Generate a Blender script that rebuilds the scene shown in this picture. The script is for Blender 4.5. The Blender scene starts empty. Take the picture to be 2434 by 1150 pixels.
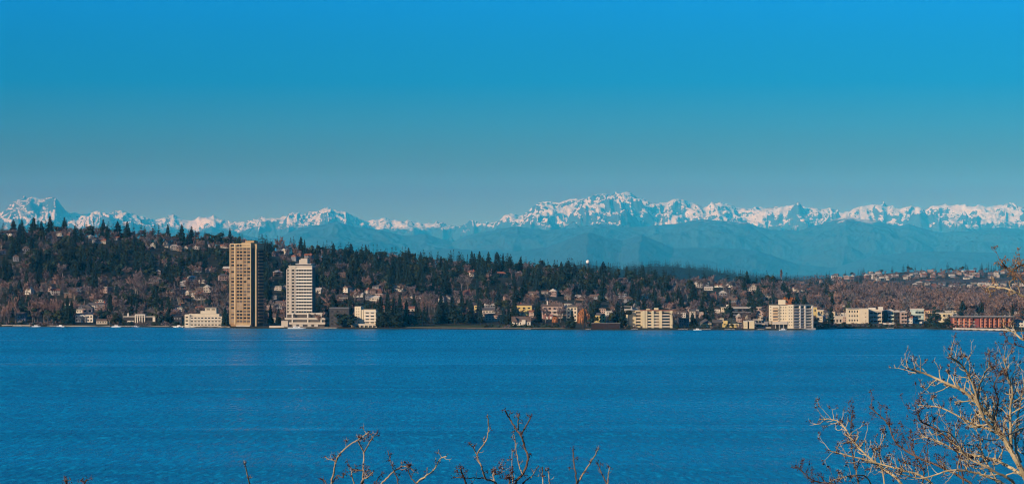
import bpy, math, random
import numpy as np
from mathutils import Vector, Matrix

# ------------------------------------------------------------------ camera, sky, sun, exposure
SC = bpy.context.scene
COL = SC.collection
F = 6757.0          # focal length, in pixels of the 2434 px wide photograph
CX, HY = 1217.0, 645.0   # picture column straight ahead, row of the true horizon
CH = 50.0           # the camera stands 50 m above the lake
cam = bpy.data.cameras.new('camera')
cam.sensor_width = 36.0
cam.lens = 36.0 * F / 2434.0
cam.shift_y = (HY - 575.0) / 2434.0
cam.clip_start = 0.5
cam.clip_end = 250000.0
cam_o = bpy.data.objects.new('camera', cam)
COL.objects.link(cam_o)
cam_o.location = (0, 0, CH)
cam_o.rotation_euler = (math.pi / 2, 0, 0)
SC.camera = cam_o

SUN_EL, SUN_AZ = 17.0, 222.0     # degrees; azimuth clockwise from straight ahead: behind and to the left
world = bpy.data.worlds.new('World')
SC.world = world
world.use_nodes = True
wn, wl = world.node_tree.nodes, world.node_tree.links
sky = wn.new('ShaderNodeTexSky')
sky.sky_type = 'NISHITA'
sky.sun_disc = False
sky.sun_elevation = math.radians(SUN_EL)
sky.sun_rotation = math.radians(SUN_AZ)
sky.altitude = 50
sky.air_density, sky.dust_density, sky.ozone_density = 1.0, 0.3, 3.0
# deep clear winter air: the band near the horizon is dimmer and more saturated than the model gives
wtc = wn.new('ShaderNodeTexCoord')
wsp = wn.new('ShaderNodeSeparateXYZ')
wl.new(wtc.outputs['Generated'], wsp.inputs[0])
wrm = wn.new('ShaderNodeValToRGB')
SKY_STOPS = [(0.0, (0.4, 0.5, 0.4)), (0.027, (0.183, 0.06, 0.03)), (0.037, (0.127, 0.083, 0.03)), (0.051, (0.064, 0.212, 0.446)), (0.066, (0.001, 0.28, 0.734)), (0.0805, (0.0, 0.327, 0.858)), (0.0955, (0.0, 0.398, 1.066)), (0.2, (0.02, 0.62, 1.25)), (0.45, (0.04, 0.68, 1.25)), (0.7, (0.5, 0.7, 1.0)), (1.0, (0.7, 0.85, 1.0))]
cr = wrm.color_ramp
while len(cr.elements) < len(SKY_STOPS):
    cr.elements.new(0.5)
for e, (p, c) in zip(cr.elements, SKY_STOPS):
    e.position = p
    e.color = (c[0], c[1], c[2], 1)
wl.new(wsp.outputs['Z'], wrm.inputs['Fac'])
wmx = wn.new('ShaderNodeMix')
wmx.data_type = 'RGBA'
wmx.blend_type = 'MULTIPLY'
wmx.inputs['Factor'].default_value = 1.0
wl.new(sky.outputs[0], wmx.inputs['A'])
wl.new(wrm.outputs['Color'], wmx.inputs['B'])
wl.new(wmx.outputs['Result'], wn['Background'].inputs['Color'])
wn['Background'].inputs['Strength'].default_value = 0.10

sun = bpy.data.lights.new('sun', 'SUN')
sun.energy = 4.8
sun.color = (1.0, 0.83, 0.61)
sun.angle = math.radians(0.5)
sun_o = bpy.data.objects.new('sun', sun)
COL.objects.link(sun_o)
_a, _e = math.radians(SUN_AZ), math.radians(SUN_EL)
SUN_DIR = Vector((math.sin(_a) * math.cos(_e), math.cos(_a) * math.cos(_e), math.sin(_e)))
sun_o.rotation_euler = (-SUN_DIR).to_track_quat('-Z', 'Y').to_euler()

vs = SC.view_settings
vs.view_transform = 'Standard'
vs.look = 'None'
vs.exposure = 0.0
vs.gamma = 1.0
cy = SC.cycles
cy.use_denoising = True
cy.denoiser = 'OPENIMAGEDENOISE'
cy.denoising_prefilter = 'ACCURATE'
cy.denoising_input_passes = 'RGB_ALBEDO_NORMAL'
cy.filter_width = 1.1
cy.max_bounces = 4
cy.diffuse_bounces = 2
cy.glossy_bounces = 2
cy.transmission_bounces = 2
cy.volume_bounces = 1
cy.caustics_reflective = False
cy.caustics_refractive = False
HAZE_DENSITY = 2.05e-5
HAZE_COLOR = (.028, .45, .87)

# ------------------------------------------------------------------ helpers
def lerp(xs, pts):
    return np.interp(xs, [p[0] for p in pts], [p[1] for p in pts])

def at(px, py, Y):
    """picture column and row at distance Y -> a point of the place"""
    return Vector(((px - CX) / F * Y, Y, CH - (py - HY) / F * Y))

_P = np.random.default_rng(11).permutation(512)
_P = np.concatenate([_P, _P, _P])
_G = np.random.default_rng(12).uniform(-1, 1, (512, 2))
def perlin(x, y):
    x = np.asarray(x, float); y = np.asarray(y, float)
    xi = np.floor(x).astype(int); yi = np.floor(y).astype(int)
    xf = x - xi; yf = y - yi
    u = xf * xf * xf * (xf * (xf * 6 - 15) + 10); v = yf * yf * yf * (yf * (yf * 6 - 15) + 10)
    def g(dx, dy):
        h = _P[(_P[(xi + dx) % 512] + (yi + dy)) % 512]
        gr = _G[h]
        return gr[..., 0] * (xf - dx) + gr[..., 1] * (yf - dy)
    a = g(0, 0) * (1 - u) + g(1, 0) * u
    b = g(0, 1) * (1 - u) + g(1, 1) * u
    return (a * (1 - v) + b * v) * 1.4
def fbm(x, y, n=4):
    s, a, t = 0, 1, 0
    for k in range(n):
        s = s + a * perlin(x * 2 ** k + 17 * k, y * 2 ** k + 31 * k); t += a; a *= .5
    return s / t
def ridged(x, y, n=5):
    s, a, t, w = 0, 1, 0, 1
    for k in range(n):
        r = (1 - np.abs(perlin(x * 2 ** k + 7 * k, y * 2 ** k + 3 * k))) ** 2
        s = s + a * r * w; t += a; w = np.clip(r * 1.3, 0, 1); a *= .5
    return s / t

def new_mesh(name, V, faces):
    """V (n,3); faces (m,3) or (m,4) integer array"""
    V = np.asarray(V, np.float32); faces = np.asarray(faces, np.int32)
    k = faces.shape[1]
    me = bpy.data.meshes.new(name)
    me.vertices.add(len(V)); me.vertices.foreach_set('co', V.ravel())
    me.loops.add(faces.size); me.loops.foreach_set('vertex_index', faces.ravel())
    me.polygons.add(len(faces))
    me.polygons.foreach_set('loop_start', np.arange(0, faces.size, k, dtype=np.int32))
    me.polygons.foreach_set('loop_total', np.full(len(faces), k, np.int32))
    me.update(calc_edges=True)
    return me

def link(name, me, mat=None, parent=None, loc=None):
    o = bpy.data.objects.new(name, me)
    COL.objects.link(o)
    if mat and me is not None and not me.materials:
        me.materials.append(mat)
    if parent:
        o.parent = parent
    if loc is not None:
        o.location = loc
    return o

def tag(o, label=None, cat=None, group=None, kind=None):
    if label: o['label'] = label
    if cat: o['category'] = cat
    if group: o['group'] = group
    if kind: o['kind'] = kind
    return o

def thing(name, label, cat, loc, rz=0, group=None):
    o = bpy.data.objects.new(name, None)
    COL.objects.link(o)
    o.empty_display_size = 1
    o.location = loc
    o.rotation_euler = (0, 0, rz)
    return tag(o, label, cat, group)

class MB:
    """collects boxes, prisms and tubes into one mesh"""
    def __init__(s): s.v = []; s.f = []
    def quadbox(s, pts):
        b = len(s.v); s.v += [tuple(p) for p in pts]
        for f in ((0, 3, 2, 1), (4, 5, 6, 7), (0, 1, 5, 4), (1, 2, 6, 5), (2, 3, 7, 6), (3, 0, 4, 7)):
            s.f.append([b + i for i in f])
    def box(s, x0, x1, y0, y1, z0, z1):
        s.quadbox([(x0, y0, z0), (x1, y0, z0), (x1, y1, z0), (x0, y1, z0), (x0, y0, z1), (x1, y0, z1), (x1, y1, z1), (x0, y1, z1)])
    def face(s, pts):
        b = len(s.v); s.v += [tuple(p) for p in pts]; s.f.append(list(range(b, b + len(pts))))
    def prism(s, poly, y0, y1):
        """polygon in (x, z), extruded along y"""
        n = len(poly); b = len(s.v)
        s.v += [(x, y0, z) for x, z in poly] + [(x, y1, z) for x, z in poly]
        s.f.append([b + i for i in range(n)]); s.f.append([b + n + i for i in reversed(range(n))])
        for i in range(n):
            j = (i + 1) % n
            s.f.append([b + j, b + i, b + n + i, b + n + j])
    def gable(s, x0, x1, y0, y1, z0, h, ov=.4, along='x'):
        """pitched roof with its ridge along x or y"""
        x0 -= ov; x1 += ov; y0 -= ov; y1 += ov; t = .3
        if along == 'x':
            m = (y0 + y1) / 2
            P = [(y0, z0), (m, z0 + h), (y1, z0), (y1, z0 - t), (y0, z0 - t)]
            b = len(s.v); n = 5
            s.v += [(x0, y, z) for y, z in P] + [(x1, y, z) for y, z in P]
        else:
            m = (x0 + x1) / 2
            P = [(x0, z0), (m, z0 + h), (x1, z0), (x1, z0 - t), (x0, z0 - t)]
            b = len(s.v); n = 5
            s.v += [(x, y0, z) for x, z in P] + [(x, y1, z) for x, z in P]
        s.f.append([b + i for i in range(n)]); s.f.append([b + n + i for i in reversed(range(n))])
        for i in range(n):
            j = (i + 1) % n
            s.f.append([b + j, b + i, b + n + i, b + n + j])
    def hip(s, x0, x1, y0, y1, z0, h, ov=.4):
        x0 -= ov; x1 += ov; y0 -= ov; y1 += ov
        d = min(x1 - x0, y1 - y0) / 2 * .95; my = (y0 + y1) / 2; mx = (x0 + x1) / 2
        if x1 - x0 >= y1 - y0: r = [(x0 + d, my, z0 + h), (x1 - d, my, z0 + h)]
        else: r = [(mx, y0 + d, z0 + h), (mx, y1 - d, z0 + h)]
        b = len(s.v)
        s.v += [(x0, y0, z0), (x1, y0, z0), (x1, y1, z0), (x0, y1, z0)] + r
        if x1 - x0 >= y1 - y0: fs = [(0, 1, 5, 4), (1, 2, 5), (2, 3, 4, 5), (3, 0, 4), (3, 2, 1, 0)]
        else: fs = [(0, 1, 4), (1, 2, 5, 4), (2, 3, 5), (3, 0, 4, 5), (3, 2, 1, 0)]
        s.f += [[b + i for i in f] for f in fs]
    def tube(s, pts, rad, n=6, cap=True):
        pts = [Vector(p) for p in pts]; b = len(s.v)
        up = Vector((0, 1, 0))
        for i, p in enumerate(pts):
            d = (pts[min(i + 1, len(pts) - 1)] - pts[max(i - 1, 0)])
            if d.length < 1e-9: d = Vector((0, 0, 1))
            d.normalize()
            a = d.cross(up)
            if a.length < .1: a = d.cross(Vector((1, 0, 0)))
            a.normalize(); c = d.cross(a)
            for k in range(n):
                t = 2 * math.pi * k / n
                s.v.append(tuple(p + (a * math.cos(t) + c * math.sin(t)) * rad[i]))
        for i in range(len(pts) - 1):
            for k in range(n):
                q = (k + 1) % n
                s.f.append([b + i * n + k, b + i * n + q, b + (i + 1) * n + q, b + (i + 1) * n + k])
        if cap:
            s.f.append([b + k for k in range(n)][::-1])
            e = b + (len(pts) - 1) * n
            s.f.append([e + k for k in range(n)])
    def sphere(s, c, r, nu=14, nv=9, sz=1.0, zmin=-1.0):
        b = len(s.v)
        for i in range(nv + 1):
            t = math.pi * i / nv
            z = max(math.cos(t), zmin)
            for j in range(nu):
                p = 2 * math.pi * j / nu
                s.v.append((c[0] + r * math.sin(t) * math.cos(p), c[1] + r * math.sin(t) * math.sin(p), c[2] + r * z * sz))
        for i in range(nv):
            for j in range(nu):
                k = (j + 1) % nu
                s.f.append([b + i * nu + j, b + (i + 1) * nu + j, b + (i + 1) * nu + k, b + i * nu + k])
    def mesh(s, name):
        me = bpy.data.meshes.new(name); me.from_pydata(s.v, [], s.f); me.update(); return me
    def build(s, name, mat, parent=None, loc=None):
        return link(name, s.mesh(name), mat, parent, loc)

MATS = {}
def mat(name, col, rough=.8, var=.12, scale=.6, spec=.3, island=0.0, objvar=0.0, metal=0.0, detail=4, stretch=None, col2=None):
    """procedural surface: base colour broken up by noise, by island or by object"""
    if name in MATS: return MATS[name]
    m = bpy.data.materials.new(name); MATS[name] = m
    m.use_nodes = True
    n, l = m.node_tree.nodes, m.node_tree.links
    b = n['Principled BSDF']
    b.inputs['Roughness'].default_value = rough
    b.inputs['Specular IOR Level'].default_value = spec
    b.inputs['Metallic'].default_value = metal
    geo = n.new('ShaderNodeNewGeometry')
    tex = n.new('ShaderNodeTexNoise'); tex.inputs['Scale'].default_value = scale; tex.inputs['Detail'].default_value = detail
    if stretch:
        mp = n.new('ShaderNodeMapping'); mp.inputs['Scale'].default_value = stretch
        l.new(geo.outputs['Position'], mp.inputs['Vector']); l.new(mp.outputs[0], tex.inputs['Vector'])
    else:
        l.new(geo.outputs['Position'], tex.inputs['Vector'])
    mr = n.new('ShaderNodeMapRange'); l.new(tex.outputs['Fac'], mr.inputs['Value'])
    mr.inputs['From Min'].default_value = .3; mr.inputs['From Max'].default_value = .7
    mr.inputs['To Min'].default_value = 1 - var; mr.inputs['To Max'].default_value = 1 + var
    fac = mr.outputs[0]
    def mul(a, src, amt):
        r = n.new('ShaderNodeMapRange'); l.new(src, r.inputs['Value'])
        r.inputs['To Min'].default_value = 1 - amt; r.inputs['To Max'].default_value = 1 + amt
        k = n.new('ShaderNodeMath'); k.operation = 'MULTIPLY'; l.new(a, k.inputs[0]); l.new(r.outputs[0], k.inputs[1])
        return k.outputs[0]
    if island: fac = mul(fac, geo.outputs['Random Per Island'], island)
    if objvar:
        oi = n.new('ShaderNodeObjectInfo'); fac = mul(fac, oi.outputs['Random'], objvar)
    base = n.new('ShaderNodeMix'); base.data_type = 'RGBA'
    base.inputs['A'].default_value = (*col, 1); base.inputs['B'].default_value = (*(col2 or col), 1)
    if col2:
        t2 = n.new('ShaderNodeTexNoise'); t2.inputs['Scale'].default_value = scale * .37; t2.inputs['Detail'].default_value = 3
        l.new(geo.outputs['Position'], t2.inputs['Vector'])
        r2 = n.new('ShaderNodeMapRange'); l.new(t2.outputs['Fac'], r2.inputs['Value'])
        r2.inputs['From Min'].default_value = .4; r2.inputs['From Max'].default_value = .6
        l.new(r2.outputs[0], base.inputs['Factor'])
    sc = n.new('ShaderNodeVectorMath'); sc.operation = 'SCALE'
    l.new(base.outputs['Result'], sc.inputs[0]); l.new(fac, sc.inputs['Scale'])
    l.new(sc.outputs[0], b.inputs['Base Color'])
    return m

# ------------------------------------------------------------------ lay of the land (all in picture columns px and distance Y)
SHORE = [(-1500, 776), (0, 776), (440, 777.5), (600, 780), (840, 781.5), (1000, 781.5), (1200, 783), (1480, 784), (1900, 784), (2000, 780.5), (2200, 781.5), (2300, 785), (2434, 788), (4000, 800)]
def shoreY(px): return CH * F / (lerp(px, SHORE) - HY)
RIDGE = [(-1500, 575), (-200, 572), (0, 566), (150, 563), (280, 568), (420, 578), (540, 590), (640, 598), (720, 606), (800, 618), (900, 626), (1050, 640), (1200, 646), (1320, 654), (1400, 662), (1520, 673),
         (1640, 682), (1740, 685), (1860, 687), (1950, 694), (2050, 703), (2200, 712), (2434, 716), (4000, 716)]
RIDGE_Y = [(-1500, 3700), (300, 3650), (900, 3500), (1400, 3450), (1900, 3700), (2434, 3900), (4000, 3900)]
FARHILL = [(-1500, 700), (1700, 690), (1850, 670), (1950, 660), (2010, 655), (2080, 651), (2150, 647), (2300, 645), (2434, 642), (3000, 638), (4000, 640)]
def ground(px, Y):
    px = np.asarray(px, float); Y = np.asarray(Y, float)
    ys = shoreY(px); yr = lerp(px, RIDGE_Y)
    zr = CH - (lerp(px, RIDGE) - HY) / F * yr
    t = (Y - ys) / (yr - ys)
    tc = np.clip(t, 0, 1)
    s = .18 * tc + .82 * (tc * tc * (3 - 2 * tc)) ** 1.05
    X = (px - CX) / F * Y
    z = 1.1 + np.maximum(zr - 1.1, 2) * s + 6 * fbm(X / 170., Y / 130., 3) * np.clip(t * 3, 0, 1) * np.clip((1.15 - t) * 4, 0, 1)
    z = np.where(t > 1, zr - (zr - 9) * np.clip((Y - yr) / 900., 0, 1) ** 1.0, z)
    zf = CH - (lerp(px, FARHILL) - HY) / F * 6400.
    tf = np.clip((Y - 4500) / 1900., 0, 1)
    z2 = np.where(Y > 4300, 8 + (zf - 8) * (tf ** .8), -50) + np.where(Y > 4500, 4 * fbm(X / 200., Y / 200., 3), 0)
    z2 = np.where(Y > 6400, zf - 6 - (zf - 12) * np.clip((Y - 6400) / 1500., 0, 1), z2)
    z = np.where(px > 1650, np.maximum(z, z2), z)
    z = np.where(t < 0, np.maximum(1.1 + (Y - ys) * .25, -4), z)
    return z
def gz(X, Y):
    return float(ground(CX + X / Y * F, Y))

def grid_mesh(name, PX, YY, ZZ):
    """grid in (picture column, distance); ZZ of shape (len(YY), len(PX))"""
    X = (PX[None, :] - CX) / F * YY[:, None]
    V = np.stack([X, np.repeat(YY[:, None], len(PX), 1), ZZ], -1).reshape(-1, 3)
    r, c = len(YY), len(PX)
    i = (np.arange(r - 1)[:, None] * c + np.arange(c - 1)[None, :]).ravel()
    return new_mesh(name, V, np.stack([i, i + 1, i + c + 1, i + c], 1))

M_ground = mat('earth', (.05, .05, .03), .95, .35, .05, .1, col2=(.045, .042, .025))
PX = np.linspace(-1500, 4000, 700)
YY = np.concatenate([np.linspace(2250, 2800, 80), np.linspace(2810, 4600, 110), np.linspace(4620, 8000, 90)])
me = grid_mesh('terrain', PX, YY, ground(np.repeat(PX[None, :], len(YY), 0), np.repeat(YY[:, None], len(PX), 1)))
me.polygons.foreach_set('use_smooth', np.ones(len(me.polygons), bool))
tag(link('terrain', me, M_ground), kind='structure')
# plain beyond the ridge, out to the foot of the mountains
mb = MB(); mb.face([(-16000, 7900, 4), (16000, 7900, 4), (26000, 70000, 4), (-26000, 70000, 4)])
tag(mb.build('ground', mat('far_ground', (.04, .045, .035), .95, .3, .001, .1)), kind='structure')

# the lake
def water_mat():
    m = bpy.data.materials.new('lake_water'); m.use_nodes = True
    n, l = m.node_tree.nodes, m.node_tree.links
    b = n['Principled BSDF']
    b.inputs['Base Color'].default_value = (.0, .085, .17, 1)
    b.inputs['Roughness'].default_value = .12
    b.inputs['IOR'].default_value = 1.33
    geo = n.new('ShaderNodeNewGeometry')
    def noise(scl, stretch, detail=3, rough=.6, w=0):
        mp = n.new('ShaderNodeMapping'); mp.inputs['Scale'].default_value = stretch; mp.inputs['Location'].default_value = (w, w * 3, 0)
        mp.inputs['Rotation'].default_value = (0, 0, .012)
        l.new(geo.outputs['Position'], mp.inputs[0])
        t = n.new('ShaderNodeTexNoise'); t.inputs['Scale'].default_value = scl; t.inputs['Detail'].default_value = detail; t.inputs['Roughness'].default_value = rough
        l.new(mp.outputs[0], t.inputs['Vector']); return t.outputs['Fac']
    def math_(op, a, b_):
        k = n.new('ShaderNodeMath'); k.operation = op
        for i, x in enumerate((a, b_)):
            if isinstance(x, (int, float)): k.inputs[i].default_value = x
            else: l.new(x, k.inputs[i])
        return k.outputs[0]
    def rng(x, a, b_, c, d):
        r = n.new('ShaderNodeMapRange'); l.new(x, r.inputs['Value'])
        for nm, v in zip(('From Min', 'From Max', 'To Min', 'To Max'), (a, b_, c, d)): r.inputs[nm].default_value = v
        return r.outputs[0]
    h = math_('ADD', math_('MULTIPLY', noise(.30, (1, .7, 1), 5, .7), 2.0), math_('MULTIPLY', noise(.055, (.7, .5, 1), 4, .65, 5), 5.0))
    # calmer wind slicks: long thin lines across the view, and broad gusts
    slick = rng(noise(.010, (.06, 1.0, 1), 4, .6, 11), .60, .68, 1.0, .3)
    gust = rng(noise(.005, (.25, 1.0, 1), 4, .6, 23), .3, .7, .6, 1.15)
    # light and dark of the ripples painted into the body colour: cat's paws a few metres across, longer away from the viewer
    rip = math_('ADD', math_('MULTIPLY', noise(.60, (1, .13, 1), 2, .6, 31), .65), math_('MULTIPLY', noise(.12, (.45, .30, 1), 4, .65, 37), .35))
    st = math_('MULTIPLY', math_('MULTIPLY', slick, gust), rng(rip, .38, .62, .55, 1.35))
    bp = n.new('ShaderNodeBump'); bp.inputs['Distance'].default_value = 1.0
    l.new(h, bp.inputs['Height']); l.new(math_('MULTIPLY', st, .75), bp.inputs['Strength'])
    l.new(bp.outputs[0], b.inputs['Normal'])
    l.new(math_('MULTIPLY', st, .42), b.inputs['Roughness'])
    mx = n.new('ShaderNodeMix'); mx.data_type = 'RGBA'
    mx.inputs['A'].default_value = (.0, .05, .12, 1); mx.inputs['B'].default_value = (.0, .40, .68, 1)
    l.new(rng(rip, .36, .64, 0., 1.), mx.inputs['Factor'])
    foam = rng(noise(.010, (.05, 1.0, 1), 4, .6, 11), .66, .72, 0., .22)
    m2 = n.new('ShaderNodeMix'); m2.data_type = 'RGBA'; l.new(mx.outputs['Result'], m2.inputs['A']); m2.inputs['B'].default_value = (.25, .42, .5, 1)
    l.new(math_('MULTIPLY', foam, rng(noise(.5, (.6, .2, 1), 3, .7, 51), .4, .65, 0., 1.)), m2.inputs['Factor'])
    l.new(m2.outputs['Result'], b.inputs['Base Color'])
    return m
mb = MB(); mb.face([(-3500, 200, 0), (3500, 200, 0), (3500, 3300, 0), (-3500, 3300, 0)])
tag(mb.build('water', water_mat()), kind='structure')

# near bank under the camera, falling to the water
PXn = np.linspace(-1, 1, 60); Yn = np.concatenate([np.linspace(-60, 60, 40), np.linspace(66, 330, 40)])
Xn = PXn[None, :] * 220 * np.ones((len(Yn), 1))
Zn = np.interp(Yn, [-60, 0, 6, 22, 40, 120, 300, 330], [49, 48.3, 47.6, 42.5, 38, 20, .3, -3])[:, None] + .35 * fbm(Xn / 9., Yn[:, None] / 9. + 0 * Xn, 3)
Vn = np.stack([Xn, Yn[:, None] + 0 * Xn, Zn], -1).reshape(-1, 3)
i = (np.arange(len(Yn) - 1)[:, None] * 60 + np.arange(59)[None, :]).ravel()
me = new_mesh('bank', Vn, np.stack([i, i + 1, i + 61, i + 60], 1))
tag(link('bank', me, mat('dry_grass', (.10, .09, .045), .95, .4, 1.2, .1, col2=(.05, .06, .02))), kind='structure')

# ------------------------------------------------------------------ the mountains
BACK = [(-900, 520), (-400, 505), (-120, 530), (0, 512), (20, 498), (40, 484), (65, 472), (80, 471), (100, 475), (118, 472), (135, 483), (150, 495), (165, 506), (185, 509), (215, 505), (235, 501), (250, 507), (270, 508), (290, 505), (310, 512),
        (330, 517), (350, 520), (380, 523), (400, 513), (415, 512), (430, 520), (445, 524), (470, 518), (490, 515), (508, 513), (525, 522), (545, 529), (565, 529), (585, 530), (600, 527), (620, 520), (640, 522), (660, 519), (680, 514),
        (695, 510), (715, 514), (740, 510), (760, 503), (778, 497), (795, 501), (815, 510), (835, 517), (855, 525), (880, 527), (900, 525), (915, 521), (935, 526), (950, 524), (970, 523), (990, 529), (1005, 529), (1030, 533), (1050, 533),
        (1070, 537), (1090, 541), (1110, 537), (1125, 532), (1140, 531), (1165, 529), (1185, 527), (1205, 516), (1225, 512), (1240, 514), (1250, 505), (1265, 493), (1280, 484), (1300, 480), (1315, 481), (1330, 481), (1350, 477), (1370, 475),
        (1390, 474), (1400, 470), (1415, 464), (1435, 462), (1450, 463), (1470, 461), (1490, 459), (1500, 461), (1515, 471), (1530, 476), (1545, 485), (1560, 490), (1575, 485), (1590, 478), (1610, 475), (1630, 478), (1650, 487), (1670, 493),
        (1690, 488), (1710, 486), (1730, 488), (1750, 492), (1765, 497), (1785, 497), (1810, 500), (1840, 493), (1870, 489), (1890, 490), (1910, 496), (1930, 496), (1950, 499), (1975, 497), (2000, 505), (2020, 506), (2040, 497), (2065, 490),
        (2090, 489), (2110, 493), (2122, 487), (2140, 494), (2155, 489), (2180, 492), (2200, 499), (2220, 490), (2250, 487), (2280, 485), (2310, 488), (2340, 492), (2370, 494), (2400, 492), (2434, 495), (2600, 500), (3000, 490), (3400, 520)]
FRONT = [(-900, 560), (0, 548), (200, 545), (330, 548), (420, 552), (540, 552), (620, 566), (660, 565), (700, 546), (750, 536), (800, 528), (850, 540), (900, 546), (960, 560), (1010, 556), (1075, 574), (1120, 556), (1180, 546), (1230, 538), (1300, 547),
         (1370, 542), (1420, 532), (1500, 540), (1600, 533), (1660, 523), (1720, 524), (1760, 527), (1830, 545), (1900, 547), (1960, 530), (2010, 513), (2040, 520), (2080, 522), (2130, 536), (2160, 532), (2230, 553), (2300, 549), (2380, 540), (2434, 545), (3400, 560)]
FOOT = [(-900, 600), (0, 590), (500, 600), (800, 605), (1080, 590), (1200, 600), (1300, 588), (1370, 562), (1400, 553), (1440, 564), (1480, 572), (1525, 558), (1600, 590), (1700, 588), (1800, 596), (1900, 628), (1990, 634), (2080, 606), (2200, 596), (2434, 600), (3400, 600)]
YB, YF, YT = 60000., 50000., 42000.
PXm = np.arange(-520, 2960, 2.0)
Ym = np.concatenate([np.linspace(32000, 37400, 12), np.linspace(37500, 47000, 50), np.linspace(47100, 62500, 190), np.linspace(62700, 67000, 20)])
pxg = np.repeat(PXm[None, :], len(Ym), 0); yg = np.repeat(Ym[:, None], len(PXm), 1)
kmx = (pxg - CX) / F * yg / 1000.
kmy = yg / 1000.
wx = kmx + .55 * fbm(kmx / 2.2 + 9, kmy / 2.2, 4); wy = kmy + .55 * fbm(kmx / 2.2, kmy / 2.2 + 40, 4)
rdA = ridged(wx / 2.1, wy / 3.4, 5)        # spurs
rdB = ridged(wx / .75 + 50, wy / 1.3, 5)    # gullies
rdC = ridged(wx / .26 + 90, wy / .42, 3)
wob = 1.3 * fbm(kmx / 2.6, kmx * 0 + 3.3, 4) * 1000
def ridge_h(tab, Yc, s0, s1, amp):
    d = yg - (Yc + wob)
    ad = np.abs(d)
    far = 1 - np.exp(-ad / 900.)
    p = pxg + far * (26 * fbm(kmx / 1.6 + 3, kmy / 1.1, 4) + d / 260. * perlin(kmx / 3.1, kmy / 6. + 8))
    z0 = CH - (lerp(p, tab) - HY) / F * (Yc + wob * .2)
    fall = s0 * np.minimum(ad, 2600) + s1 * np.maximum(ad - 2600, 0)
    carve = amp * (1 - np.exp(-ad / 1100.)) * (1.0 - 1.8 * rdA) + .48 * amp * (.08 + 1 - np.exp(-ad / 600.)) * (.75 - 1.5 * rdB) + .16 * amp * (.55 - rdC)
    return z0 - fall - carve
H1 = ridge_h(BACK, YB, .27, .09, 520)
H2 = ridge_h(FRONT, YF, .12, .12, 150)
H3 = ridge_h(FOOT, YT, .09, .13, 80)
Hm = np.maximum(np.maximum(H1, H2), H3)
Hm = np.maximum(Hm, -5)
Hm[:2] = -5
me = grid_mesh('mountains', PXm, Ym, Hm)
me.polygons.foreach_set('use_smooth', np.ones(len(me.polygons), bool))
def mountain_mat():
    m = bpy.data.materials.new('snowy_rock'); m.use_nodes = True
    n, l = m.node_tree.nodes, m.node_tree.links
    b = n['Principled BSDF']; b.inputs['Roughness'].default_value = .9; b.inputs['Specular IOR Level'].default_value = .1
    geo = n.new('ShaderNodeNewGeometry')
    sp = n.new('ShaderNodeSeparateXYZ'); l.new(geo.outputs['Position'], sp.inputs[0])
    sn = n.new('ShaderNodeSeparateXYZ'); l.new(geo.outputs['Normal'], sn.inputs[0])
    def noise(s, d=5, r=.6, st=(1, 1, 1)):
        mp = n.new('ShaderNodeMapping'); mp.inputs['Scale'].default_value = st; l.new(geo.outputs['Position'], mp.inputs[0])
        t = n.new('ShaderNodeTexNoise'); t.inputs['Scale'].default_value = s; t.inputs['Detail'].default_value = d; t.inputs['Roughness'].default_value = r
        l.new(mp.outputs[0], t.inputs['Vector']); return t.outputs['Fac']
    def mth(op, a, b_, c=None):
        k = n.new('ShaderNodeMath'); k.operation = op
        for i, x in enumerate((a, b_, c)):
            if x is None: continue
            if isinstance(x, (int, float)): k.inputs[i].default_value = x
            else: l.new(x, k.inputs[i])
        return k.outputs[0]
    def rng(x, a, b_, c=0., d=1.):
        r = n.new('ShaderNodeMapRange'); r.interpolation_type = 'SMOOTHSTEP'; l.new(x, r.inputs['Value'])
        for nm, v in zip(('From Min', 'From Max', 'To Min', 'To Max'), (a, b_, c, d)): r.inputs[nm].default_value = v
        return r.outputs[0]
    n1 = noise(.0011, 6, .65); n2 = noise(.0045, 5, .7, (1, .5, 1.6))
    hz = mth('ADD', sp.outputs['Z'], mth('MULTIPLY', mth('SUBTRACT', n1, .5), 520.))
    hz = mth('ADD', hz, mth('MULTIPLY', mth('SUBTRACT', n2, .5), 380.))
    line = rng(hz, SNOW0, SNOW0 + 130)
    steep = mth('ADD', sn.outputs['Z'], mth('MULTIPLY', mth('SUBTRACT', n2, .5), ROCKN))
    n3 = noise(.016, 4, .7, (1, .4, 1.5))
    steep = mth('ADD', steep, mth('MULTIPLY', mth('SUBTRACT', n3, .5), .75))
    n4 = noise(.0007, 3, .5, (1, .6, 1.4))
    steep = mth('ADD', steep, mth('MULTIPLY', mth('SUBTRACT', n4, .5), .75))
    flat = rng(steep, ROCK0, ROCK0 + .05)
    snow = mth('MULTIPLY', line, flat)
    fr = n.new('ShaderNodeMix'); fr.data_type = 'RGBA'
    fr.inputs['A'].default_value = (.035, .05, .055, 1); fr.inputs['B'].default_value = (.05, .05, .055, 1)
    l.new(rng(hz, SNOW0 - 150, SNOW0 + 250), fr.inputs['Factor'])
    mx = n.new('ShaderNodeMix'); mx.data_type = 'RGBA'
    l.new(snow, mx.inputs['Factor']); l.new(fr.outputs['Result'], mx.inputs['A']); mx.inputs['B'].default_value = (.62, .51, .395, 1)
    l.new(mx.outputs['Result'], b.inputs['Base Color'])
    bp = n.new('ShaderNodeBump'); bp.inputs['Strength'].default_value = .6; bp.inputs['Distance'].default_value = 70.
    l.new(n2, bp.inputs['Height']); l.new(bp.outputs[0], b.inputs['Normal'])
    return m
SNOW0, ROCK0, ROCKN = 900., .78, .75
tag(link('mountains', me, mountain_mat()), kind='structure')

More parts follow.
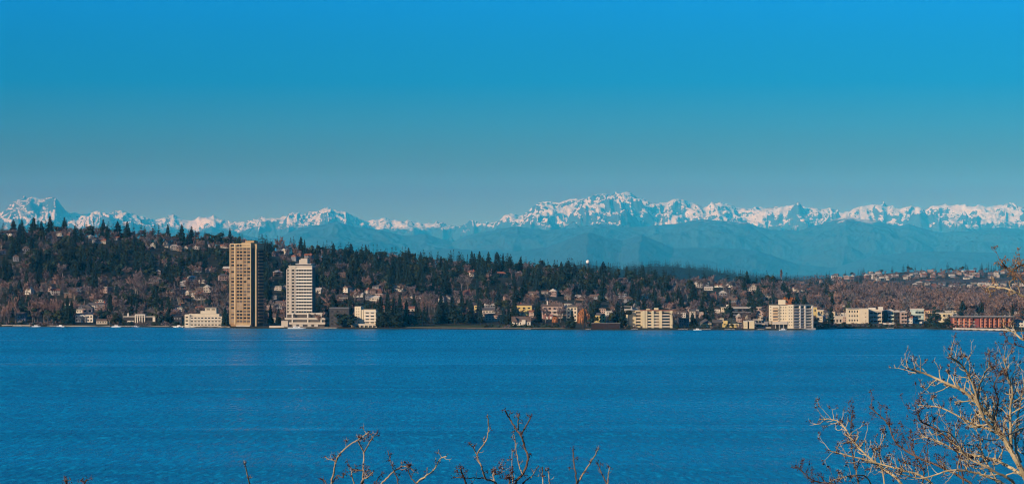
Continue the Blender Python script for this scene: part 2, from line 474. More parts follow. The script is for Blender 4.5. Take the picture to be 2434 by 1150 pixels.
# ------------------------------------------------------------------ haze over everything
mb = MB(); mb.box(-28000, 28000, -3000, 69000, -7, 2250)
hz = mb.build('haze', None)
hm = bpy.data.materials.new('air'); hm.use_nodes = True
hn, hl = hm.node_tree.nodes, hm.node_tree.links
hn.remove(hn['Principled BSDF'])
pv = hn.new('ShaderNodeVolumePrincipled')
pv.inputs['Color'].default_value = (*HAZE_COLOR, 1)
pv.inputs['Absorption Color'].default_value = (1, 1, 1, 1)
pv.inputs['Density'].default_value = HAZE_DENSITY
pv.inputs['Anisotropy'].default_value = -.35
hl.new(pv.outputs[0], hn['Material Output'].inputs['Volume'])
hz.data.materials.append(hm)
tag(hz, kind='stuff')

# ------------------------------------------------------------------ buildings along the shore
M_tan = mat('tan_concrete', (.35, .245, .13), .85, .10, .25)
M_tanrib = mat('tan_rib', (.47, .345, .195), .85, .08, .25)
M_spandrel = mat('brown_spandrel', (.25, .155, .08), .85, .18, .35)
M_cream = mat('cream_render', (.61, .52, .37), .85, .08, .2)
M_white = mat('white_paint', (.62, .565, .475), .7, .06, .2)
M_warmwhite = mat('warm_white', (.46, .40, .325), .75, .08, .2)
M_yellow = mat('yellow_render', (.58, .44, .17), .85, .08, .2)
M_pale = mat('pale_yellow', (.61, .52, .335), .85, .08, .2)
M_pink = mat('pinkish_stucco', (.43, .31, .255), .85, .1, .3)
M_peach = mat('peach_stucco', (.60, .40, .22), .85, .1, .3)
M_brick = mat('red_brick', (.30, .075, .045), .9, .15, .5)
M_redw = mat('dark_red_wall', (.028, .015, .015), .9, .3, .4)
M_dark = mat('dark_cladding_and_shade', (.030, .028, .030), .6, .2, .3)  # cladding; also stands in for shade on unlit faces and in openings
M_grey = mat('grey_cladding', (.20, .20, .22), .7, .1, .3)
M_mint = mat('pale_mint', (.50, .58, .50), .7, .08, .3)
M_roofg = mat('grey_shingle', (.10, .09, .09), .9, .15, .8)
M_roofb = mat('brown_shingle', (.14, .095, .075), .9, .15, .8)
M_rooft = mat('terracotta_roof', (.26, .10, .06), .9, .15, .8)
M_flat = mat('roof_gravel', (.30, .27, .23), .9, .1, .5)
M_glass = mat('dark_glass', (.012, .014, .017), .18, .3, .3, .5)
M_glass2 = mat('dim_glass', (.07, .055, .045), .3, .3, .3, .5)
M_curtain = mat('curtained_glass', (.24, .18, .12), .5, .2, .3, .4)
M_bluegl = mat('blue_glass', (.06, .09, .10), .15, .2, .3, .6)
M_stone = mat('grey_stone', (.28, .25, .22), .9, .2, .5)
M_conc = mat('pale_concrete', (.45, .41, .36), .9, .12, .3)
M_wood = mat('weathered_wood', (.16, .12, .09), .9, .2, .5)
RB = random.Random(5)
BLOCK = []        # (px0, px1, Y) of what stands near the shore: no trees grow there or just in front
def rowY(px, base, lo=3.0):
    """distance at which the ground at column px shows at row base"""
    y = float(shoreY(px)) + lo
    while y < 4200 and HY + (CH - float(ground(px, y))) / y * F > base: y += 3.0
    return y

class Bld:
    def __init__(s, name, label, px0, px1, base, yaw=0, cat='building', Y=None, lo=3.0, group=None, clear=True, anchor=.5):
        pc = px0 + (px1 - px0) * anchor
        s.Y = Y or rowY(pc, base, lo)
        s.s = s.Y / F; s.pc = pc; s.base = base; s.c = math.cos(math.radians(yaw))
        zb = CH - (base - HY) * s.s
        s.root = thing(name, label, cat, ((pc - CX) * s.s, s.Y, zb), math.radians(yaw), group)
        s.fr = (0, 0, 0)
        s.down = 5.0
        if clear: BLOCK.append((px0, px1, s.Y))
    def x(s, px): return (px - s.pc) * s.s / s.c
    def z(s, py): return (s.base - py) * s.s
    def put(s, name, me, m, parent=None, dx=0, dy=0, dz=0):
        o = link(name, me, m, parent or s.root)
        if not parent:
            a = s.fr[2]
            o.location = (s.fr[0] + dx * math.cos(a) - dy * math.sin(a), s.fr[1] + dx * math.sin(a) + dy * math.cos(a), dz)
            o.rotation_euler = (0, 0, a)
        return o
    def part(s, name, m, *boxes, parent=None):
        """boxes in metres (x0, x1, y0, y1, z0, z1)"""
        mb = MB()
        for b in boxes: mb.box(*b)
        return s.put(name, mb.mesh(name), m, parent)
    def pb(s, name, m, *boxes):
        """boxes as (px0, px1, row0, row1, y0, y1); row1 None: down into the ground"""
        return s.part(name, m, *[(s.x(a), s.x(b), y0, y1, (s.z(d) if d is not None else -s.down), s.z(c)) for a, b, c, d, y0, y1 in boxes])
    def windows(s, name, xs, zs, w, h, y=0., mats=None, t=.08, parent=None):
        me = {}
        for z in zs:
            for x in xs:
                m = RB.choice(mats or [M_glass, M_glass, M_glass2])
                if m not in me:
                    mb = MB(); mb.box(-w / 2, w / 2, -t, .12, -h / 2, h / 2); me[m] = mb.mesh(name)
                s.put(name, me[m], m, None, x, y, z)
    def pwin(s, px0, px1, r0, r1, nx, ny, fx=.55, fy=.5, y=0., mats=None, name='window', skip=.0):
        xs = [s.x(px0 + (px1 - px0) * (i + .5) / nx) for i in range(nx)]
        zs = [s.z(r0 + (r1 - r0) * (j + .5) / ny) for j in range(ny)]
        s.windows(name, xs, zs, (px1 - px0) / nx * s.s / s.c * fx, (r1 - r0) / ny * s.s * fy, y, mats)
    def floors(s, name, m, px0, px1, rows, h, y0, y1):
        """one part per storey (balcony fronts, slabs), rows = tops"""
        me = {}
        mb = MB(); mb.box(s.x(px0), s.x(px1), y0, y1, -h, 0); me = mb.mesh(name)
        for r in rows: s.put(name, me, m, None, 0, 0, s.z(r))
    def gable(s, name, m, px0, px1, row, h, y0, y1, along='x', ov=.5):
        mb = MB(); mb.gable(s.x(px0), s.x(px1), y0, y1, s.z(row), h * s.s, ov, along)
        return s.put(name, mb.mesh(name), m)
    def hip(s, name, m, px0, px1, row, h, y0, y1, ov=.5):
        mb = MB(); mb.hip(s.x(px0), s.x(px1), y0, y1, s.z(row), h * s.s, ov)
        return s.put(name, mb.mesh(name), m)

# --- the tan tower of two slabs
b = Bld('apartment_tower', 'tallest tower, tan concrete, two joined slabs with vertical ribs, standing at the waterline', 547, 625, 775, yaw=-31, anchor=0.0, lo=9)
b.down = 7
H = lambda py: b.z(py)
zr = H(588); z0 = H(767); TW = 53 * b.s / b.c; q = TW / 20.9
b.part('wall', M_spandrel, (0.2, TW, .0, 5.2, -7, zr))
nfl = 23; ph = (zr - z0) / nfl
for x0, x1 in [(1.0, 4.3), (6.3, 12.6), (13.2, 16.4), (16.9, 20.3)]:
    b.windows('window', [(x0 + x1) / 2 * q], [z0 + ph * (k + .55) for k in range(nfl)], (x1 - x0) * .86 * q, ph * .52, 0, [M_glass, M_glass, M_glass2, M_glass2, M_curtain])
b.part('spandrel', M_tan, *[(.2, TW, -.18, -.003, z0 + ph * k - .22, z0 + ph * k + .22) for k in range(nfl + 1)])
for x0, x1, d in ((-.1, .8, .7), (4.6, 6.0, .9), (9.3, 9.55, .3), (12.75, 13.05, .45), (16.5, 16.8, .45), (20.3, 20.95, .7)):
    b.part('rib', M_tanrib, (x0 * q, x1 * q, -d, .3, z0 - 1.2, H(581)))
b.part('base_wall', M_tan, (6.0 * q, 20.2 * q, -.35, -.01, -7, z0 - .4))
XR = TW + 2.2
b.part('rear_slab', M_spandrel, (1.5, XR, 5.203, 15, -7, H(590)))
b.part('fin', M_tanrib, (TW + .15, XR + .1, 4.6, 6.0, -7, H(586)))
b.part('recess_shade', M_dark, (TW + .003, TW + .12, .5, 4.5, -6, zr - 1))  # dark sheet on the unlit recess face, shade put into the colour
me = MB(); me.box(XR, XR + 1.0, 6.6, 14, -.5, .55); me = me.mesh('balcony')
for k in range(nfl): b.put('balcony', me, M_spandrel, None, 0, 0, z0 + ph * (k + .2))
b.part('side_shade_panel', M_dark, (XR + .003, XR + .15, 5.8, 14.8, -6, H(592)))  # dark panel over the unlit side: deep shade of its balcony glass as colour
b.windows('side_window', [XR + .16], [z0 + ph * (k + .6) for k in range(nfl)], .3, ph * .5, 10, [M_glass])
b.part('crown', M_tanrib, (0, TW, -.5, .2, H(581.5), H(579)), (0, TW, -.45, .2, zr - .3, zr + .5), (0, .4, .2, 5.2, zr, H(579)), (0, TW, 4.8, 5.2, zr - .3, H(579)))
b.part('crown_shade', M_dark, (.8 * q, 4.6 * q, 1.2, 1.6, zr + .5, H(581.5)), (6 * q, 11.0 * q, 1.2, 1.6, zr + .5, H(581.5)))  # dark sheets behind the frame paint the shade inside the open crown
b.part('penthouse', M_tan, (11.5 * q, 20.6 * q, -.3, 5, zr, H(577)), (13 * q, TW + 1, 3, 8, H(577), H(572.5)))
b.part('rear_crown', M_tan, (TW - 2, XR + .9, 4.4, 15.3, H(592), H(580)), (14, TW - 3, 9, 14, H(580), H(576)))
b.part('entrance_deck', M_conc, (9.5, TW + 1.5, -4.0, -.36, -7, 1.0))
TOWER_Y = b.Y

# --- the white balcony tower on its podium
b = Bld('balcony_tower', 'white balcony tower with penthouse box on top, on a wide podium by the water', 686, 742, 775, yaw=-8, lo=16)
b.down = 6
W0, W1 = b.x(686), b.x(742)
b.part('wall', M_warmwhite, (W0, W1, 0, 14, -6, b.z(633)))
rows = [637 + 7.55 * k for k in range(15)]
b.floors('balcony', M_white, 703, 743, rows[:14], 1.35, -1.5, -.01)
b.floors('side_balcony', M_warmwhite, 683.5, 699, rows[:14], 1.3, -1.1, -.01)
b.windows('window_band', [b.x(723)], [b.z(r + 5.7) for r in rows[:14]], b.x(741) - b.x(705), 1.5, -.02, [M_glass])
b.windows('window', [b.x(697)], [b.z(r + 5.7) for r in rows[:14]], 2.3, 1.45, -.02, [M_glass])
b.part('pier', M_warmwhite, (b.x(700.5), b.x(703.5), -1.7, -.02, b.z(743), b.z(634)))
b.part('pier', M_warmwhite, (b.x(690), b.x(693.5), -1.3, -.02, b.z(743), b.z(636)))
b.part('mullion', M_warmwhite, *[(b.x(p) - .12, b.x(p) + .12, -.35, -.12, b.z(742), b.z(637)) for p in (710, 716, 722, 729, 735)])
b.part('side_wall', M_dark, (W1 + .01, W1 + .25, .4, 13.6, -5, b.z(636)))  # dark panel on the side away from the sun, shade painted in
b.part('roof', M_conc, (W0 - .3, W1 + .3, -.6, 14.3, b.z(633), b.z(631)))
b.part('penthouse', M_glass2, (b.x(704), b.x(738), 1.5, 12, b.z(631), b.z(628.5)))
b.part('penthouse_roof', M_conc, (b.x(702), b.x(740), .3, 13, b.z(628.5), b.z(626.5)))
b.part('machine_room', M_warmwhite, (b.x(713), b.x(729), 3, 11, b.z(626.5), b.z(614)), (b.x(709), b.x(713) - .01, 3.3, 10, b.z(626.5), b.z(617)))
b.part('stair_wing', M_dark, (b.x(678.5), W0 - .02, 7, 13, -5, b.z(640)))
b.part('stair_fin', M_conc, (b.x(676.4), b.x(678.3), 6.6, 13.2, -5, b.z(640)))
b.part('podium', M_warmwhite, (b.x(683), b.x(771), -5, 16, b.z(747.5), b.z(743)), (b.x(681), b.x(778), -8, 16, b.z(759.5), b.z(754.5)), (b.x(679), b.x(778.5), -9, 16, b.z(770), b.z(765)), (b.x(674), b.x(690), -10, -2, -6, b.z(762)))
b.part('podium_glass', M_glass2, (b.x(684), b.x(770), -3.4, 15, b.z(754.5), b.z(747.5)), (b.x(682), b.x(776), -6.4, 15, b.z(765), b.z(759.5)), (b.x(681), b.x(776), -7.6, 15, -6, b.z(770)))
for p in (699, 736, 768):
    b.part('column', M_white, (b.x(p) - .5, b.x(p) + .5, -7.9, -6.6, b.z(770), b.z(743.5)))
b.part('ground_wall', M_conc, *[(b.x(p), b.x(p + 9), -8.4, -7.7, -6, b.z(770.1)) for p in (684, 700, 716, 736, 752)])

# --- shaded block right of the white tower: its shadow put into the wall colour
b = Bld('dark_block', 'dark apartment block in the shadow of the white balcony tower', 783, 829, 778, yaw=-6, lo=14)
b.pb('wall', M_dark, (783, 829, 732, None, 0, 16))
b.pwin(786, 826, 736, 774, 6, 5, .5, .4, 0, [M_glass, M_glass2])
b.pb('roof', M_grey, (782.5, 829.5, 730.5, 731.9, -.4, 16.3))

# --- small white block on a water platform
b = Bld('lakeside_block', 'small cream block with four balcony storeys on a low platform over the water', 841, 896, 777, yaw=-14, lo=10)
b.pb('wall', M_cream, (843, 858, 728, None, -.5, 9), (858.1, 863, 736, None, .3, 9), (863.1, 893, 736, None, .8, 11))
b.floors('balcony', M_white, 866, 895, [738, 745.5, 753, 760.5], 1.3, -.6, .78)
b.windows('window_band', [b.x(872.5), b.x(884.5)], [b.z(r + 5.6) for r in (738, 745.5, 753, 760.5)], 3.0, 1.2, .8, [M_glass, M_glass2])
b.windows('window', [b.x(848), b.x(853)], [b.z(734 + 6.3 * k) for k in range(6)], .8, 1.2, -.5, [M_glass2, M_curtain])
b.pb('roof', M_flat, (863.1, 893.5, 734.7, 735.9, .4, 11.2))
b.pb('platform', M_warmwhite, (835, 902, 769, 773, -5, 11.4))
b.pb('platform_wall', M_glass2, (838, 899, 773, None, -3.2, 11))
b.part('pile', M_cream, *[(b.x(p), b.x(p + 2.4), -4.6, -3.6, -5, b.z(773.05)) for p in (838, 848, 858, 868, 878, 888, 897)])

# --- terraced cream apartments left of the tan tower
M_shell = mat('shell_white', (.55, .48, .365), .8, .08, .25)
b = Bld('terraced_apartments', 'long low cream apartment block with three window rows, left of the tan tower', 447, 528, 776, yaw=-4, lo=4)
b.pb('wall', M_shell, (449, 528, 751.5, None, 0, 12), (447, 451, 748, None, -.8, 12.2))
b.pwin(452, 526, 751.5, 775.5, 9, 3, .62, .36, 0, [M_glass, M_glass, M_glass2])
b.floors('balcony', M_white, 451.5, 527, [757.6, 765.6, 773.6], .75, -.7, -.01)
b.pb('wing', M_shell, (437, 447, 747, None, 3, 13))
b.pwin(438, 446.5, 750, 774, 1, 3, .7, .35, 3, [M_glass])
b.pb('terrace', M_shell, (447, 520, 746, 751.4, 3, 13), (474, 512, 739, 745.9, 5, 15), (484, 511, 731.5, 738.9, 7, 15))
b.pwin(486, 510, 733, 738, 2, 1, .75, .5, 7, [M_glass])
b.pb('roof', M_flat, (483, 513, 730.3, 731.4, 6, 15.5), (448, 520.5, 745.2, 745.95, 3.2, 4.8))

# --- house helper: eaves at row eave, ridge h rows above
def house(label, px0, px1, eave, base, wall, roof, kind='gable', h=5, nwin=3, ny=1, yaw=0, depth=9, along='x', name='house', lo=3., chimney=False, door=False, gm=None, Y=None, group=None, fy=.42):
    b = Bld(name, label, px0, px1, base, yaw, cat='house', lo=lo, Y=Y, group=group)
    b.pb('wall', wall, (px0, px1, eave, None, 0, depth))
    if kind == 'gable':
        if along == 'y':
            mb = MB(); mb.prism([(b.x(px0) + .1, b.z(eave)), (b.x(px1) - .1, b.z(eave)), (b.x((px0 + px1) / 2), b.z(eave - h) - .4)], .02, depth - .02)
            b.put('gable_wall', mb.mesh('gable_wall'), wall)
        b.gable('roof', roof, px0, px1, eave - .3, h, 0, depth, along)
    elif kind == 'hip': b.hip('roof', roof, px0, px1, eave - .3, h, 0, depth)
    else: b.pb('roof', roof, (px0 - .8, px1 + .8, eave - 1.6, eave - .05, -.8, depth + .5))
    if nwin: b.pwin(px0 + 1, px1 - 1, eave + .5, base - 1, nwin, ny, .5, fy, 0, gm or [M_glass, M_glass, M_glass2])
    if chimney:
        x = b.x(px0 + (px1 - px0) * .3)
        b.part('chimney', M_brick, (x - .5, x + .5, depth * .5, depth * .5 + 1, b.z(eave), b.z(eave - h - 3)))
    if door: b.part('door', M_wood, (b.x((px0 + px1) / 2) - .6, b.x((px0 + px1) / 2) + .6, -.13, .1, -1, 2.1))
    return b

house('pale blue-grey cottage half hidden by bare trees above the left beach wall', 40, 60, 748, 766, M_grey, M_roofg, 'gable', 6, 3, 2)
b = house('white waterfront house with columned front and low dark roof, near the left docks', 178, 221, 748, 766, M_white, M_roofg, 'hip', 4, 6, 2, door=True)
b.part('column', M_white, *[(b.x(p) - .25, b.x(p) + .25, -1.6, -1.1, -1, b.z(752)) for p in (190, 196, 203)])
b.gable('porch_roof', M_white, 189, 205, 752, 5, -2, 0, 'y')
house('gabled house with white barge boards behind the white columned waterfront house', 195, 220, 733, 745, M_pink, M_roofg, 'gable', 10, 2, 1, along='y', depth=11)
house('long white flat-roofed house just above the white columned waterfront house', 181, 206, 736, 744, M_white, M_flat, 'flat', 2, 4, 1)
house('small cream boathouse cottage on the grass right of the columned house', 229, 255, 762, 770, M_warmwhite, M_roofb, 'gable', 4, 4, 1, lo=3)
b = house('low white modern villa with flat roofs and tall pillared centre', 293, 371, 753, 767, M_dark, M_white, 'flat', 2, 0, 1, depth=10)
b.pb('pavilion', M_white, (321, 345, 746.5, 749, -1.5, 8)); b.part('column', M_white, *[(b.x(p) - .45, b.x(p) + .45, -1.4, -.6, -1, b.z(749.02)) for p in (322, 327, 332.5, 338, 344)])
b.pb('white_panel', M_white, (303, 318, 762, 765, -.4, -.01), (363, 369, 753.5, 764, -.4, -.01), (302, 305, 744, 753, 2, 4))
b.pwin(347, 362, 754, 763, 3, 1, .8, .6)
house('dark timber house with blue-grey windows left of the terraced cream apartments', 411, 432, 752, 770, M_dark, M_dark, 'gable', 5, 3, 2, gm=[M_bluegl, M_grey])
house('little cream hut on a low quay between the two towers', 641, 655, 754, 766, M_warmwhite, M_roofb, 'gable', 5, 2, 1)

# --- waterfront park to the brown willow
house('mustard yellow house with white neighbour, behind the lawn of the lakeside park', 1127, 1142, 726, 742, M_yellow, M_roofb, 'hip', 4, 2, 2)
house('white two-storey house on the slope behind the lakeside lawn', 1146, 1176, 737, 751, M_warmwhite, M_roofg, 'gable', 5, 4, 2)
house('pinkish long house partly behind bushes above the lakeside lawn', 1152, 1192, 749, 763, M_pink, M_roofb, 'gable', 4, 5, 2)
house('tall grey-pink house squeezed left of the big yellow house', 1212, 1226, 727, 747, M_pink, M_roofg, 'gable', 5, 2, 3)
b = house('big plain yellow house directly behind the white house with the steep brown roof', 1227, 1264, 726, 749, M_yellow, M_roofb, 'hip', 4, 3, 2, chimney=True, fy=.3)
b = house('white house with large steep brown roof at the water edge of the lawn', 1217, 1261, 764, 773, M_white, M_roofb, 'gable', 12, 0, 1, depth=13, lo=10)
b.gable('dormer_roof', M_roofb, 1219, 1229, 764, 11, -1.5, 5, 'y'); mb = MB(); mb.prism([(b.x(1220), b.z(764.5)), (b.x(1228), b.z(764.5)), (b.x(1224), b.z(755.5))], -1.2, 4); b.put('dormer_wall', mb.mesh('dormer_wall'), M_white)
b.pb('porch', M_white, (1240, 1249, 760, 772, -1.5, 3)); b.pwin(1222, 1259, 765, 772, 6, 1, .45, .55)
b = house('wide pinkish terrace of houses with shaded balconies and one chimney spike', 1288, 1337, 728, 757, M_pink, M_roofb, 'gable', 5, 4, 3)
b.floors('balcony', M_warmwhite, 1310, 1338, [737, 746], 1.3, -1.6, -.01); b.part('chimney', M_white, (b.x(1301) - .5, b.x(1301) + .5, 3, 4, b.z(728), b.z(715)))
b.pb('annex', mat('dull_rose', (.26, .12, .10), .9, .15, .5), (1291, 1314, 747, 764, -6, -.05)); b.pb('annex_window', M_white, (1298, 1302, 752, 763, -6.2, -6.01), (1307, 1311, 752, 763, -6.2, -6.01))
house('narrow cream tower house with stacked bays, left of the rust-brown willow', 1347, 1372, 729, 765, M_cream, M_roofg, 'gable', 6, 3, 4, along='y')
house('yellow villa with arched windows just right of the rust-brown willow', 1409, 1439, 749, 766, M_yellow, M_roofg, 'hip', 6, 4, 2, fy=.5)
house('dark blue flat-roofed cube house next to the yellow villa', 1441, 1459, 751, 768, M_dark, M_grey, 'flat', 2, 2, 2)
b = Bld('retaining_wall', 'dark red-brown retaining wall along the water below the yellow villa', 1406, 1474, 783, lo=2, cat='wall', clear=False)
b.pb('wall_face', M_redw, (1406, 1474, 768.5, None, 0, 2.5)); b.pb('coping', M_stone, (1405.5, 1474.5, 767.6, 768.4, -.2, 2.7))

# --- cream condominiums in the middle right
b = house('white stepped villa with garden wall, left of the yellow condominium', 1473, 1494, 757, 766, M_white, M_white, 'flat', 2, 3, 2)
b.pb('garden_wall', M_white, (1464, 1494, 769.5, 774, -6, -5.4))
b = Bld('terrace_flats', 'pale flats stepping up behind the cream condominium, with open white decks', 1476, 1512, 758, cat='building')
b.pb('wall', M_warmwhite, (1476, 1502, 735, None, 0, 10), (1500, 1520, 731, None, 6, 14)); b.floors('deck', M_white, 1475, 1503, [734, 742, 750], 1.1, -1.6, -.01)
b.pwin(1477, 1502, 736.5, 758, 3, 3, .75, .4); b.pb('roof', M_flat, (1475, 1503, 727.5, 729, -1, 10.4)); b.pb('post', M_white, (1476, 1477.4, 729, 735, -.8, -.2), (1500, 1501.4, 729, 735, -.8, -.2))
b = Bld('condominium', 'smaller cream condominium wing with blank left wall and four balcony levels', 1494, 1526, 778, yaw=8, lo=14)
b.pb('wall', M_pale, (1494, 1511, 740, None, -.5, 13), (1511.1, 1526, 738, None, .3, 13))
b.floors('balcony', M_warmwhite, 1511.5, 1527, [745, 752.5, 760, 767.5], 1.2, -1.6, .28); b.windows('window_band', [b.x(1519)], [b.z(r - 2.6) for r in (745, 752.5, 760, 767.5, 775)], 5.0, 1.5, .3, [M_glass, M_glass2])
b.pb('roof', M_flat, (1494, 1526.3, 736.6, 737.9, .4, 13.2))
b = Bld('condominium', 'larger yellow condominium with four full-height pillars standing on the water edge', 1527, 1598, 779, yaw=4, lo=6)
b.pb('wall', M_pale, (1527, 1598, 739, None, 0, 14))
for p0, p1 in ((1527, 1532), (1533.5, 1538), (1548.5, 1553.5), (1567, 1573), (1592.5, 1598)):
    b.pb('pillar', M_pale, (p0, p1, 738, None, -1.9, -.01))
rw = [746 + 7.0 * k for k in range(5)]
for p0, p1 in ((1538.3, 1548.3), (1553.7, 1566.8), (1573.2, 1592.3)):
    b.floors('balcony', M_cream if p0 != 1573.2 else M_warmwhite, p0, p1, rw, 1.2, -1.5, -.01)
    b.windows('window_band', [b.x((p0 + p1) / 2)], [b.z(r - 2.1) for r in rw + [781]], b.x(p1) - b.x(p0) - .3, 1.4, -.02, [M_glass] if p0 != 1553.7 else [M_curtain, M_glass2])
b.pb('roof', M_rooft, (1526, 1600, 736.5, 738.9, -1, 14.5)); b.pb('stair_head', M_pale, (1557, 1566, 731.5, 736.4, 3, 8), (1538, 1546, 734, 736.4, 4, 8))
b.pb('quay', M_conc, (1504, 1600, 779, None, -4, -2))
house('small pink boxy house with white door, by the water left of the tall conifer', 1614, 1626, 758, 777, M_pink, M_roofb, 'flat', 2, 2, 2, lo=6)
house('small mauve house attached right of the pink boxy waterfront house', 1627, 1638, 760, 777, M_grey, M_roofg, 'flat', 2, 2, 2, lo=8)

# --- villas between the condominiums
house('tall narrow white house with bays behind the dark conifer', 1640, 1653, 739, 766, M_warmwhite, M_roofg, 'gable', 4, 2, 4)
house('cream gabled house topmost above the long white villa terrace', 1678, 1699, 733, 744, M_cream, M_roofb, 'gable', 7, 3, 2, along='y')
b = Bld('villa_terrace', 'long low villa terrace with white roof line and lit garage doors', 1662, 1722, 757, cat='building')
b.pb('wall', M_pink, (1662, 1722, 744, None, 0, 10)); b.pb('roof', M_warmwhite, (1661, 1723, 741, 743.9, -.6, 10.5)); b.pwin(1664, 1722, 745, 757, 9, 1, .5, .4, 0, [M_white, M_glass, M_curtain])
house('cream four-level house with rounded corner beside the black balcony block', 1715, 1727, 731, 757, M_cream, M_flat, 'flat', 2, 3, 4)
b = Bld('black_block', 'black flat-roofed apartment block with glass balconies and one white chimney stack', 1727, 1791, 758, yaw=5)
b.pb('wall', M_dark, (1727, 1791, 733, None, 0, 12)); b.pb('roof', M_conc, (1726, 1792, 729.5, 732.9, -.6, 12.5)); b.pb('stack', M_white, (1728, 1738, 723.5, 729.4, 2, 6))
b.floors('balcony', M_grey, 1729, 1789, [741, 748], .7, -1.5, -.01); b.pwin(1728, 1790, 733, 755, 7, 3, .7, .5, 0, [M_bluegl, M_glass, M_glass])
house('cream stepped house behind the black balcony block, at its right end', 1790, 1810, 730, 748, M_pink, M_flat, 'flat', 2, 3, 2)
b = house('cream bungalow with broad dark hipped roof and lit base band, left villa at the water', 1664, 1691, 768, 777, M_pale, M_roofg, 'hip', 11, 4, 1, lo=5, depth=12)
b = house('yellow-fronted bungalow with broad dark green roof at the water', 1719, 1757, 769, 778, M_yellow, mat('green_shingle', (.045, .05, .04), .9, .2, .8), 'hip', 13, 4, 1, lo=5, depth=13)
b.pb('yellow_bay', M_yellow, (1719, 1729, 762, 778, -2, -.01)); b.pb('sill_band', M_pale, (1729.2, 1756, 769, 771.5, -.4, -.01)); b.pb('patio', M_conc, (1692, 1768, 778, None, -3, -2))
house('small white-trimmed house wedged between the two broad-roofed waterfront bungalows', 1695, 1715, 766, 777, M_dark, M_roofg, 'gable', 7, 3, 1, lo=7)
b = house('pale pink house with pointed gable between bungalow and white cubes', 1751, 1763, 753, 766, M_pink, M_warmwhite, 'gable', 8, 2, 2, along='y')
house('cream house with long railing behind the pale pink gable', 1763, 1783, 750, 762, M_cream, M_flat, 'flat', 2, 4, 1)
b = Bld('cube_house', 'pair of pale cream cubes standing in the water, joined by a dark link', 1768, 1793, 781, lo=2, cat='house')
b.pb('wall', M_pale, (1768.5, 1777, 764, None, 0, 8), (1781, 1793, 763, None, 0, 9)); b.pb('link', M_dark, (1777.1, 1780.9, 766, None, 2, 8)); b.pb('roof', M_white, (1768, 1777.3, 762.6, 763.9, -.3, 8.2), (1780.7, 1793.3, 761.6, 762.9, -.3, 9.2))
b.pwin(1770, 1776, 766, 778, 1, 2, .3, .3, 0, [M_curtain])
b = Bld('deck_house', 'grey layered deck house with curved white terraces left of the large condominium', 1794, 1830, 780, lo=6, cat='house')
b.pb('wall', M_grey, (1796, 1826, 764, None, 2, 10)); b.pb('terrace', M_warmwhite, (1793, 1818, 769.5, 771.5, -2, 10.2), (1795, 1832, 777, 779.5, -4, 10.2), (1792, 1814, 758.5, 760.5, 1, 10.2), (1818.1, 1835, 764, 770, 3, 10)); b.pwin(1797, 1817, 760.6, 769, 3, 1, .8, .6, 1.99); b.pwin(1797, 1817, 772, 777, 3, 1, .8, .8, 1.99)

# --- the large condominium
b = Bld('large_condominium', 'largest cream condominium, eight storeys, dark balconied right wing over the water', 1828, 1932, 781, yaw=-6, lo=8)
b.pb('wall', M_cream, (1828, 1853, 725.5, 763, 0, 16), (1853.1, 1872, 725.5, 764, 1, 16), (1872.1, 1886, 724.5, None, -1.5, 16))
rows8 = [733 + 7.0 * k for k in range(5)]
b.pwin(1830, 1835, 726, 762, 1, 5, .4, .3, 0, [M_glass2])
b.floors('balcony', M_peach, 1837, 1850, [734 + 7.0 * k for k in range(5)], .9, -1.0, -.01); b.windows('window_band', [b.x(1843.5)], [b.z(732 + 7.0 * k) for k in range(5)], 4.2, 1.0, 0, [M_glass2, M_curtain])
b.pwin(1853.5, 1871, 727, 762, 3, 5, .4, .35, 1, [M_glass, M_glass2, M_curtain]); b.pwin(1873, 1885, 726, 776, 2, 7, .28, .3, -1.5, [M_glass2, M_glass])
b.pb('roof', M_flat, (1827.5, 1887, 723.6, 724.4, 1, 16.3)); b.pb('stair_head', M_cream, (1850, 1867, 712.5, 723.5, 4, 11))
b.pb('carport', M_warmwhite, (1836, 1872, 763.5, 771, -2.5, 1)); b.pb('car_park', M_dark, (1834, 1871.9, 771.1, None, 1, 16)); b.part('column', M_conc, *[(b.x(p), b.x(p + 1.2), -2, -1.4, -4, b.z(771.1)) for p in (1843, 1852, 1862)])
xa = b.x(1886.2)
b.fr = (xa, -1.5, math.radians(30))
L = (1933 - 1886) * b.s / math.cos(math.radians(24)); hz_ = [b.z(r) for r in range(0)]
b.part('wing', M_warmwhite, (.02, L, .5, 13, -5, b.z(725)))
n8 = 8; p8 = (b.z(727) - b.z(781)) / n8
me = MB(); me.box(.3, L * .54, -1.0, .49, -1.1, 0); me = me.mesh('wing_balcony'); me2 = MB(); me2.box(L * .64, L - .1, -1.0, .49, -1.1, 0); me2 = me2.mesh('wing_balcony')
for k in range(n8):
    zt = b.z(727) - p8 * (k + .95)
    b.put('wing_balcony', me, M_grey, None, 0, 0, zt); b.put('wing_balcony', me2, M_warmwhite, None, 0, 0, zt)
b.windows('wing_window', [L * .17, L * .48, L * .82], [b.z(727) - p8 * (k + .42) for k in range(n8)], L * .24, 1.5, .5, [M_glass])
b.part('wing_pier', M_white, *[(L * a, L * a + 1.1, -1.2, .48, -5, b.z(726)) for a in (.30, .56, .95)])
b.part('wing_roof', M_flat, (-.2, L + .4, -1.2, 13.2, b.z(724.9), b.z(723.5)))
b.part('wing_quay', M_conc, (-1, L + 1.5, -3, .4, -5, b.z(779.5)))

